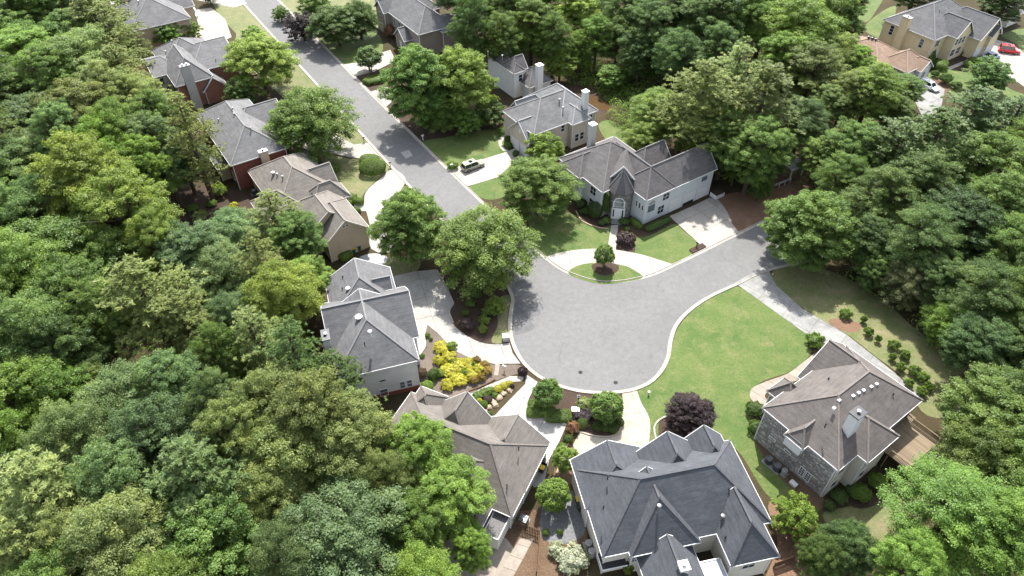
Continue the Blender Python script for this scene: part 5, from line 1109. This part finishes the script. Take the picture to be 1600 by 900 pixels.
for q in ((256, 138), (261, 142), (266, 145), (271, 141), (276, 146)): shrub('br', 'cone', 'dk', *q, 5, 3.4)
shrub('br', 'loose', 'yg', 342, 298, 12, 2.2); shrub('br', 'loose', 'go', 365, 322, 7, 1.0); shrub('br', 'loose', 'pl', 312, 338, 12, 1.4); shrub('br', 'ball', 'br', 283, 352, 6, .9)
for q in ((300, 325, 9), (330, 318, 8), (345, 340, 9)): shrub('br', 'loose', 'mg', *q, 1.0)
shrub('sl', 'hedge', 'dk', 950, 876, 11, 1.8, .8); shrub('sl', 'loose', 'wh', 893, 872, 24, 1.6); shrub('sl', 'loose', 'wh', 868, 858, 12, 1.2); shrub('sl', 'ball', 'mg', 853, 832, 6, .8); shrub('sl', 'ball', 'mg', 875, 832, 5, .7); shrub('sl', 'loose', 'yg', 980, 888, 9, 1.8)

# ------------------------------------------------------------------ undergrowth of the woods (uncountable: one mass of leaves)
def inside(p, poly):
    c = False
    for (x1, y1), (x2, y2) in zip(poly, poly[1:] + poly[:1]):
        if (y1 > p[1]) != (y2 > p[1]) and p[0] < (x2 - x1) * (p[1] - y1) / (y2 - y1) + x1: c = not c
    return c
def mass(name, label, polys, step, tint, size, leaf, per):
    C = []
    for poly in polys:
        W = world_pts(poly); xs = [p[0] for p in W]; ys = [p[1] for p in W]
        for x in np.arange(min(xs), max(xs), step):
            for y in np.arange(min(ys), max(ys), step):
                p = (x + RNG.uniform(-.5, .5) * step, y + RNG.uniform(-.5, .5) * step)
                if inside(p, W) and RNG.uniform() < .8: C.append((p[0], p[1], RNG.uniform(.6, 1.3)))
    C = np.array(C); k = len(C); d = sph(k * per, 0).reshape(k, per, 3)
    pos = np.stack([C[:, None, 0] + d[:, :, 0] * size * C[:, None, 2], C[:, None, 1] + d[:, :, 1] * size * C[:, None, 2], .15 + d[:, :, 2] * size * 1.05 * C[:, None, 2] ** 2], 2)
    tone = (RNG.normal(.5, .16, (k, 1)) + RNG.normal(0, .15, (k, per))).ravel()
    me = leaf_mesh(name, pos.reshape(-1, 3), (d + np.array([0, 0, .5]) + RNG.normal(size=d.shape) * .5).reshape(-1, 3), leaf * RNG.uniform(.7, 1.3, k * per), .6, tone)
    o = link(name, me); o.color = (*TINT[tint][0], 1); tag(o, label, 'undergrowth', None, 'stuff'); return o
mass('undergrowth', 'dark leafy undergrowth on the floor of the woods', [
    [(-60, -20), (170, -20), (215, 80), (250, 220), (260, 330), (330, 400), (400, 420), (440, 500), (480, 600), (560, 660), (600, 760), (660, 830), (640, 960), (-100, 960)],
    [(720, -20), (1330, -20), (1330, 60), (1260, 180), (1200, 260), (1110, 230), (1020, 190), (960, 120), (880, 100), (760, 60)],
    [(1270, 170), (1330, 130), (1420, 180), (1620, 200), (1660, 760), (1520, 700), (1480, 560), (1400, 480), (1300, 420), (1240, 340)]], 2.6, 'mg', 2.0, .34, 80)
mass('creek_scrub', 'bright green scrub growing along the creek bank', [[(880, 95), (960, 105), (1020, 150), (1010, 215), (975, 195), (955, 160), (925, 140), (890, 125)], [(950, 175), (990, 200), (1010, 250), (985, 240)]], 1.5, 'lg', 1.6, .26, 130)

# ------------------------------------------------------------------ cars
def paint(name, c, metal=.3):
    t = NT(name); t.color(c, 1.0); t.rough(.3, .5); t.b.inputs['Metallic'].default_value = metal; t.b.inputs['Coat Weight'].default_value = .5; return t.m
LAMP = plain('lamp_glass', (.7, .7, .68), .2, .6); TAIL = plain('tail_lamp', (.35, .02, .02), .2, .6)
def car(label, u, v, ang, col, L=4.7, W=1.85, H=1.7, kind='suv', cat='car', roofbars=True):
    x, y = G(u, v, .5); root = tag(empty('parked_car', (x, y, .04), math.radians(ang)), label, cat, 'parked vehicles')
    p = paint('paint_' + str(len(MATS)), col); hb = H * .56
    def loft(secs):      # sections along x: (x, half width, z low, z high, shoulder)
        m = MB(); rings = []
        for (sx, hw, z0, z1, sh) in secs: rings.append([(sx, -hw * .94, z0), (sx, -hw, z0 + (z1 - z0) * .35), (sx, -hw * .98, z1 - sh), (sx, -hw * .80, z1), (sx, hw * .80, z1), (sx, hw * .98, z1 - sh), (sx, hw, z0 + (z1 - z0) * .35), (sx, hw * .94, z0)])
        for a, b in zip(rings[:-1], rings[1:]):
            for k in range(8): m.poly([a[k], b[k], b[(k + 1) % 8], a[(k + 1) % 8]])
        m.poly(rings[0]); m.poly(rings[-1][::-1]); return m
    l = L / 2; w = W / 2
    body = loft([(-l, w * .80, .38, hb * .86, .08), (-l + .12, w * .95, .26, hb * .98, .08), (-l * .55, w, .22, hb, .08), (0, w, .22, hb, .08), (l * .45, w, .22, hb * .99, .08), (l * .62, w * .98, .24, hb * .93, .1), (l - .18, w * .92, .28, hb * .80, .1), (l, w * .72, .40, hb * .62, .08)]).closed('body', p, root)
    r = -l + .10 if kind == 'suv' else (-l * .62); f = l * .50
    if kind == 'pickup': r, f = -l * .18, l * .52
    rr, ff = r + (.28 if kind == 'suv' else .55), f - .75
    if kind == 'pickup': rr = r + .15
    cab = MB(); zt = H - .04
    q = [(r, -w * .88, hb - .02), (f, -w * .88, hb - .04), (ff, -w * .70, zt), (rr, -w * .70, zt)]; q2 = [(a, -b, c) for a, b, c in q]
    cab.poly(q); cab.poly(q2[::-1]); cab.poly([q[1], q2[1], q2[2], q[2]]); cab.poly([q[0], q[3], q2[3], q2[0]]); cab.poly([q[3], q[2], q2[2], q2[3]]); g = cab.closed('glasshouse', CARGLASS, root)
    rf = MB(); e = .05
    rf.box(rr - .06, ff + .06, -w * .72, w * .72, zt - .01, zt + .045); 
    for s in (-1, 1):
        rf.bar((r - .01, s * w * .89, hb - .02), (rr, s * w * .71, zt), .09, .07); rf.bar((f, s * w * .89, hb - .04), (ff, s * w * .71, zt), .08, .07)
        mx = (rr + ff) / 2; rf.bar((mx - .05, s * w * .895, hb - .02), (mx, s * w * .715, zt), .09, .05)
    ro = rf.build('roof', p, root)
    if roofbars:
        sb = MB(); sb.box(mx - .1, mx + .65, -.42, .42, zt + .046, zt + .052); sb.build('sunroof', CARGLASS, ro)
        for s in (-1, 1): MB().bar((rr + .1, s * w * .62, zt + .09), (ff - .1, s * w * .62, zt + .09), .05, .05).build('roof_rail', M_STEEL, ro)
    if kind == 'pickup': MB().box(-l + .15, r - .08, -w * .82, w * .82, hb - .35, hb + .004).build('bed', T_DARK, root)
    wr = .35
    for sx in (-l * .60, l * .60):
        for s in (-1, 1):
            t = MB().tube([(sx, s * (w - .20), wr), (sx, s * (w + .015), wr)], wr, 16); wo = t.build('wheel', M_RUBBER, root)
            MB().tube([(sx, s * (w - .1), wr), (sx, s * (w + .025), wr)], wr * .62, 12).build('rim', M_RIM, wo)
    for s in (-1, 1):
        MB().box(l - .24, l - .03, s * w * .68 - .18, s * w * .68 + .18, hb * .62, hb * .74).build('headlight', LAMP, root)
        MB().box(-l - .01, -l + .14, s * w * .78 - .12, s * w * .78 + .12, hb * .66, hb * .92).build('tail_light', TAIL, root)
        MB().box(f - .55, f - .32, s * (w + .02) - .1, s * (w + .02) + .1, hb + .02, hb + .17).build('mirror', p, root)
    MB().box(l - .03, l + .012, -.45, .45, .42, .55).build('number_plate_holder', T_DARK, root)
    return root
car('greenish-silver estate car parked on the beige house drive', 739, 259, 34, (.20, .205, .15), 4.8, 1.85, 1.62)
car('white car parked before the low rose-roofed house', 1452, 135, -58, (.72, .74, .80), 4.7, 1.85, 1.6)
car('red sport utility car on the yellow house drive', 1577, 79, -20, (.50, .02, .03), 4.9, 1.95, 1.8)
car('blue-grey saloon car beside the red car', 1549, 88, 18, (.30, .36, .46), 4.6, 1.8, 1.42, 'sedan', roofbars=False)
car('white pickup truck on the tan house drive', 301, 21, -65, (.78, .79, .8), 5.6, 2.0, 1.85, 'pickup', 'pickup truck', roofbars=False)

# ------------------------------------------------------------------ garden and street furniture
def thing(name, label, cat, u, v, ang=0, group=None, z=0.): x, y = G(u, v); return tag(empty(name, (x, y, z), math.radians(ang)), label, cat, group)
lp = thing('street_lamp', 'black lamp post in the planted bed at the turning circle', 'lamp', 902, 641)
MB().lathe(0, 0, [(.14, 0), (.14, .25), (.06, .35), (.05, 2.7), (.09, 2.75)], 10).build('post', T_DARK, lp)
hd = MB(); hd.box(-.16, .16, -.16, .16, 2.75, 2.8); hd.box(-.2, .2, -.2, .2, 3.12, 3.16)
for sx in (-1, 1):
    for sy in (-1, 1): hd.bar((sx * .14, sy * .14, 2.8), (sx * .17, sy * .17, 3.12), .03, .03)
hd.lathe(0, 0, [(.2, 3.16), (.05, 3.32)], 8); hl = hd.build('lantern', T_DARK, lp); MB().box(-.12, .12, -.12, .12, 2.8, 3.11).build('lantern_glass', GLASS2, hl)
def box_thing(name, label, cat, u, v, w, d, h, mat, ang=0, lid=None, group=None):
    r = thing(name, label, cat, u, v, ang, group); MB().box(-w / 2, w / 2, -d / 2, d / 2, 0, h).build('body', mat, r); MB().box(-w / 2 - .03, w / 2 + .03, -d / 2 - .03, d / 2 + .03, h, h + .07).build('lid', lid or mat, r); return r
M_UTIL = plain('utility_paint', (.55, .56, .55), .6, .3); M_GREENP = plain('green_plastic', (.02, .10, .06), .5, .4); M_BLKP = plain('black_plastic', (.025, .027, .03), .5, .4); M_YELP = plain('yellow_plastic', (.75, .48, .03), .5, .4)
box_thing('utility_box', 'pale grey utility box at the kerb of the turning circle', 'utility box', 790, 531, .9, .9, .9, M_UTIL, 10)
box_thing('utility_box', 'white utility cover beside the lamp post', 'utility box', 899, 643, 1.0, .7, .5, T_WHITE, 0)
box_thing('marker_post', 'short white marker post on the big lawn by the kerb', 'post', 1013, 617, .22, .22, .7, T_WHITE, 0)
def bin_(label, u, v, mat, lid, ang):
    r = thing('wheelie_bin', label, 'bin', u, v, ang, 'wheelie bins'); m = MB()
    a, b = [(-.24, -.28), (.24, -.28), (.24, .28), (-.24, .28)], [(-.3, -.36), (.3, -.36), (.3, .36), (-.3, .36)]
    m.poly([(*p, .05) for p in a[::-1]]); m.poly([(*p, 1.05) for p in b])
    for k in range(4): m.poly([(*a[k], .05), (*a[(k + 1) % 4], .05), (*b[(k + 1) % 4], 1.05), (*b[k], 1.05)])
    m.build('body', mat, r); l = MB().box(-.33, .33, -.40, .40, 1.05, 1.13); l.bar((-.3, .43, 1.05), (.3, .43, 1.05), .05, .05); l.build('lid', lid, r)
    for s in (-1, 1): MB().tube([(s * .2, .33, .12), (s * .28, .33, .12)], .12, 10).build('wheel', M_RUBBER, r)
bin_('green bin with yellow lid against the stucco house gable', 553, 395, M_GREENP, M_YELP, 34); bin_('all-green bin beside the yellow-lidded one at the stucco house', 561, 391, M_GREENP, M_GREENP, 34)
bin_('yellow-lidded dark bin beside the brown-roofed house', 846, 737, M_BLKP, M_YELP, 64); bin_('all-black bin next to the brown-roofed house wall', 851, 727, M_BLKP, M_BLKP, 64)
bin_('yellow-lidded black bin beside the slate-roofed house', 903, 786, M_BLKP, M_YELP, 12); bin_('black bin just below the yellow-lidded one by the grey patio', 906, 797, M_BLKP, M_BLKP, 12)
M_AC = plain('ac_casing', (.10, .11, .12), .5, .4, .3); M_ACL = plain('ac_casing_pale', (.45, .45, .43), .5, .3)
def ac(label, u, v, mat, ang, s=.45, round_=False):
    r = thing('air_conditioner', label, 'air conditioner', u, v, ang, 'air conditioner units')
    if round_: MB().lathe(0, 0, [(s, .05), (s, .85), (s * .93, .9)], 20).build('casing', mat, r)
    else: MB().box(-s, s, -s, s, .05, .85).build('casing', mat, r)
    k = MB()
    for i in range(1, 4): rr = s * .25 * i; pts = [(rr * math.cos(a), rr * math.sin(a), .93) for a in np.linspace(0, 6.283, 17)]; k.tube(pts, .02, 4)
    for i in range(6): a = i * 1.047; k.bar((0, 0, .92), (s * .8 * math.cos(a), s * .8 * math.sin(a), .92), .03, .03)
    k.build('fan_guard', M_STEEL, r); MB().lathe(0, 0, [(s * .35, .88), (s * .35, .915)], 14).build('fan_motor', mat if round_ else T_WHITE, r); MB().box(-s - .15, s + .15, -s - .15, s + .15, 0, .05).build('pad', M_CONCG, r)
ac('round dark air conditioner by the stone wall, farthest from the deck', 1200, 722, M_AC, -54, .5, True); ac('round dark air conditioner in the middle of three by the stone wall', 1213, 733, M_AC, -54, .5, True); ac('pale round air conditioner, smallest of three by the stone wall', 1224, 740, M_ACL, -54, .36, True)
ac('square air conditioner with white ring beside the brown-roofed house', 818, 815, M_AC, -25, .5); ac('round air conditioner at the slate-roofed house, nearer the patio', 919, 853, M_ACL, 12, .42, True); ac('round air conditioner at the slate-roofed house, nearer the boxwood', 924, 866, M_ACL, 12, .42, True); ac('air conditioner at the foot of the dark brick wall', 398, 303, M_AC, 34, .45)
box_thing('storage_box', 'small white box at the foot of the stone wall', 'box', 1239, 757, .9, .6, .3, T_WHITE, -54)
def mailbox(label, u, v, ang, mat=T_DARK):
    r = thing('mailbox', label, 'mailbox', u, v, ang, 'mailboxes'); MB().box(-.06, .06, -.06, .06, 0, 1.0).build('post', mat, r)
    pts = [(-.12, 1.0)] + [(.12 * math.cos(a), 1.14 + .12 * math.sin(a)) for a in np.linspace(math.pi, 0, 7)] + [(.12, 1.0)]
    b = MB(); A = [(x, -.28, z) for x, z in pts]; B = [(x, .28, z) for x, z in pts]; b.poly(A); b.poly(B[::-1])
    for k in range(len(pts)): b.poly([A[k], B[k], B[(k + 1) % len(pts)], A[(k + 1) % len(pts)]])
    bo = b.build('box', mat, r); MB().box(.12, .14, .0, .18, 1.12, 1.2).build('flag', TAIL, bo)
mailbox('black mailbox at the dark brick house driveway', 569, 222, -57); mailbox('black mailbox beside the big clipped hedge', 610, 261, -57); mailbox('black mailbox in the small kerbside planter of the blue house', 1088, 387, 33)
pl = box_thing('planter', 'small kerbside planter of dark shrubs below the blue house drive', 'planter', 1090, 389, 3.0, 1.0, .2, M_ROCK, 33, M_MULCH)
box_thing('planter', 'white walled planter at the garage end of the blue house', 'planter', 1120, 306, 2.2, 1.6, .9, T_WHITE, 34, M_MULCH)
mailbox('pale mailbox lying low at the kerb beside the purple ball shrub', 788, 580, 60, T_WHITE); mailbox('pale mailbox in the mulch on the right street verge', 661, 219, -57, T_WHITE); mailbox('white mailbox by the round shrub at the beige house drive', 706, 265, -57, T_WHITE)
# rocks of the rock garden
rk = []
for i, (u, v) in enumerate(((770, 628), (779, 622), (788, 616), (797, 610), (764, 637), (757, 645), (783, 612), (774, 634), (790, 606), (748, 640))):
    x, y = G(u, v); bm = bmesh.new(); bmesh.ops.create_icosphere(bm, subdivisions=2, radius=.5)
    for q in bm.verts: q.co *= 1 + RNG.uniform(-.22, .22); q.co.z = max(q.co.z * .6, -.1)
    me = bpy.data.meshes.new('boulder'); bm.to_mesh(me); bm.free(); o = link('boulder', me, None, M_ROCK); o.location = (x, y, .08); o.rotation_euler = (0, 0, RNG.uniform(0, 6)); o.scale = (RNG.uniform(.8, 1.3), RNG.uniform(.7, 1.1), 1); tag(o, None, 'rock', 'boulders of the rock garden')
    ranked(o, 'pale tan boulder in the rock garden', 'the circle kerb', G(825, 590), (x, y))
# covers in the road
M_IRON = plain('cast_iron', (.05, .048, .046), .95, .05)
for u, v, lab in ((907, 582, 'dark round manhole cover in the lower turning circle'), (962, 598, 'small dark cover near the lower kerb of the circle'), (655, 218, 'dark round cover in the shaded street')):
    o = thing('manhole_cover', lab, 'manhole', u, v); o.location.z = .017; MB().lathe(0, 0, [(.36, 0), (.36, .006)], 20).build('rim', M_ASPH, o); MB().lathe(0, 0, [(.31, .006), (.31, .014)], 18).build('lid', M_IRON, o)
# fences
def fence(label, pts, h, mat, gap=.19, top=True):
    x0, y0 = G(*pts[0]); r = tag(empty('fence', (x0, y0, 0)), label, 'fence', 'garden fences'); pk = MB().box(-.06, .06, -.012, .012, .05, h).mesh('picket', mat)
    W = [(a - x0, b - y0) for a, b in world_pts(pts)]
    for p, q in zip(W[:-1], W[1:]):
        n = max(1, int(math.dist(p, q) / gap)); a = math.atan2(q[1] - p[1], q[0] - p[0])
        for k in range(n + 1): o = link('picket', pk, r); o.location = (p[0] + (q[0] - p[0]) * k / n, p[1] + (q[1] - p[1]) * k / n, RNG.uniform(-.02, .02)); o.rotation_euler = (0, 0, a)
        for z in (.35, h - .25): MB().bar((p[0] + .03 * math.sin(a), p[1] - .03 * math.cos(a), z), (q[0] + .03 * math.sin(a), q[1] - .03 * math.cos(a), z), .04, .09).build('rail', mat, r)
        for s in (p, q): MB().box(s[0] - .06, s[0] + .06, s[1] - .06, s[1] + .06, 0, h + .08).build('post', mat, r)
fence('weathered picket fence between the brown-roofed house and the small trees', [(803, 822), (822, 830), (842, 838)], 1.5, M_WOODD); fence('brown board fence behind the slate-roofed house', [(1208, 888), (1240, 876)], 1.4, M_WOODD, .14); fence('wooden fence running down from the picket corner', [(842, 838), (838, 900)], 1.3, M_WOODD)
fence('dark red board fence behind the yellow house', [(1385, 70), (1402, 58)], 1.5, plain('red_stained_wood', (.2, .06, .04), .8, .1), .14)
# white pergola over a terrace
pg = thing('pergola', 'white pergola and railed terrace under the trees by the mulch slope', 'pergola', 1222, 276, 30)
MB().box(-4.5, 3, -2.2, 2.2, .3, .42).build('terrace', M_WOODD, pg)
for x in (-.2, 2.9):
    for y in (-1.9, 1.9): MB().box(x - .09, x + .09, y - .09, y + .09, 0, 2.7).build('post', T_WHITE, pg)
for y in (-1.9, 1.9): MB().box(-.6, 3.3, y - .05, y + .05, 2.7, 2.9).build('beam', T_WHITE, pg)
_sl = MB().box(-.05, .05, -2.5, 2.5, 2.9, 3.03).mesh('slat', T_WHITE)
for k in range(9): o = link('slat', _sl, pg); o.location = (-.45 + k * .45, 0, 0)
for p, q in (((-4.5, -2.2), (-.2, -2.2)), ((-4.5, -2.2), (-4.5, 2.2)), ((-4.5, 2.2), (-.2, 2.2))):
    for z in (.75, 1.1): MB().bar((*p, z), (*q, z), .07, .07).build('rail', T_WHITE, pg)
    n = int(math.dist(p, q) / 1.4)
    for k in range(n + 1): x, y = p[0] + (q[0] - p[0]) * k / n, p[1] + (q[1] - p[1]) * k / n; MB().box(x - .05, x + .05, y - .05, y + .05, .0, 1.15).build('post', T_WHITE, pg)
# patio table on the concrete behind the brick house
tb = thing('patio_table', 'dark metal table on the pale patio behind the brick house', 'table', 240, 150, 20); MB().lathe(0, 0, [(.6, .70), (.6, .74)], 18).build('top', T_DARK, tb)
for k in range(4): a = k * 1.571 + .6; MB().bar((.35 * math.cos(a), .35 * math.sin(a), 0), (.3 * math.cos(a), .3 * math.sin(a), .7), .05, .05).build('leg', T_DARK, tb)
gl = thing('grill', 'dark barbecue grill behind the dark brick house', 'grill', 322, 268, 34); MB().box(-.6, .6, -.3, .3, .35, .85).build('cabinet', T_DARK, gl); MB().tube([(-.6, 0, .88), (.6, 0, .88)], .3, 12).build('hood', M_STEEL, gl)
for sx in (-.5, .5):
    for sy in (-.22, .22): MB().box(sx - .04, sx + .04, sy - .04, sy + .04, 0, .35).build('leg', T_DARK, gl)

# ------------------------------------------------------------------ which one is which
for (phrase, mark), items in LABQ.items():
    items.sort(key=lambda q: q[0])
    for k, (_, o) in enumerate(items):
        o['label'] = phrase + (f', {ORD[k]} from {mark}' if len(items) > 1 else f' near {mark}')
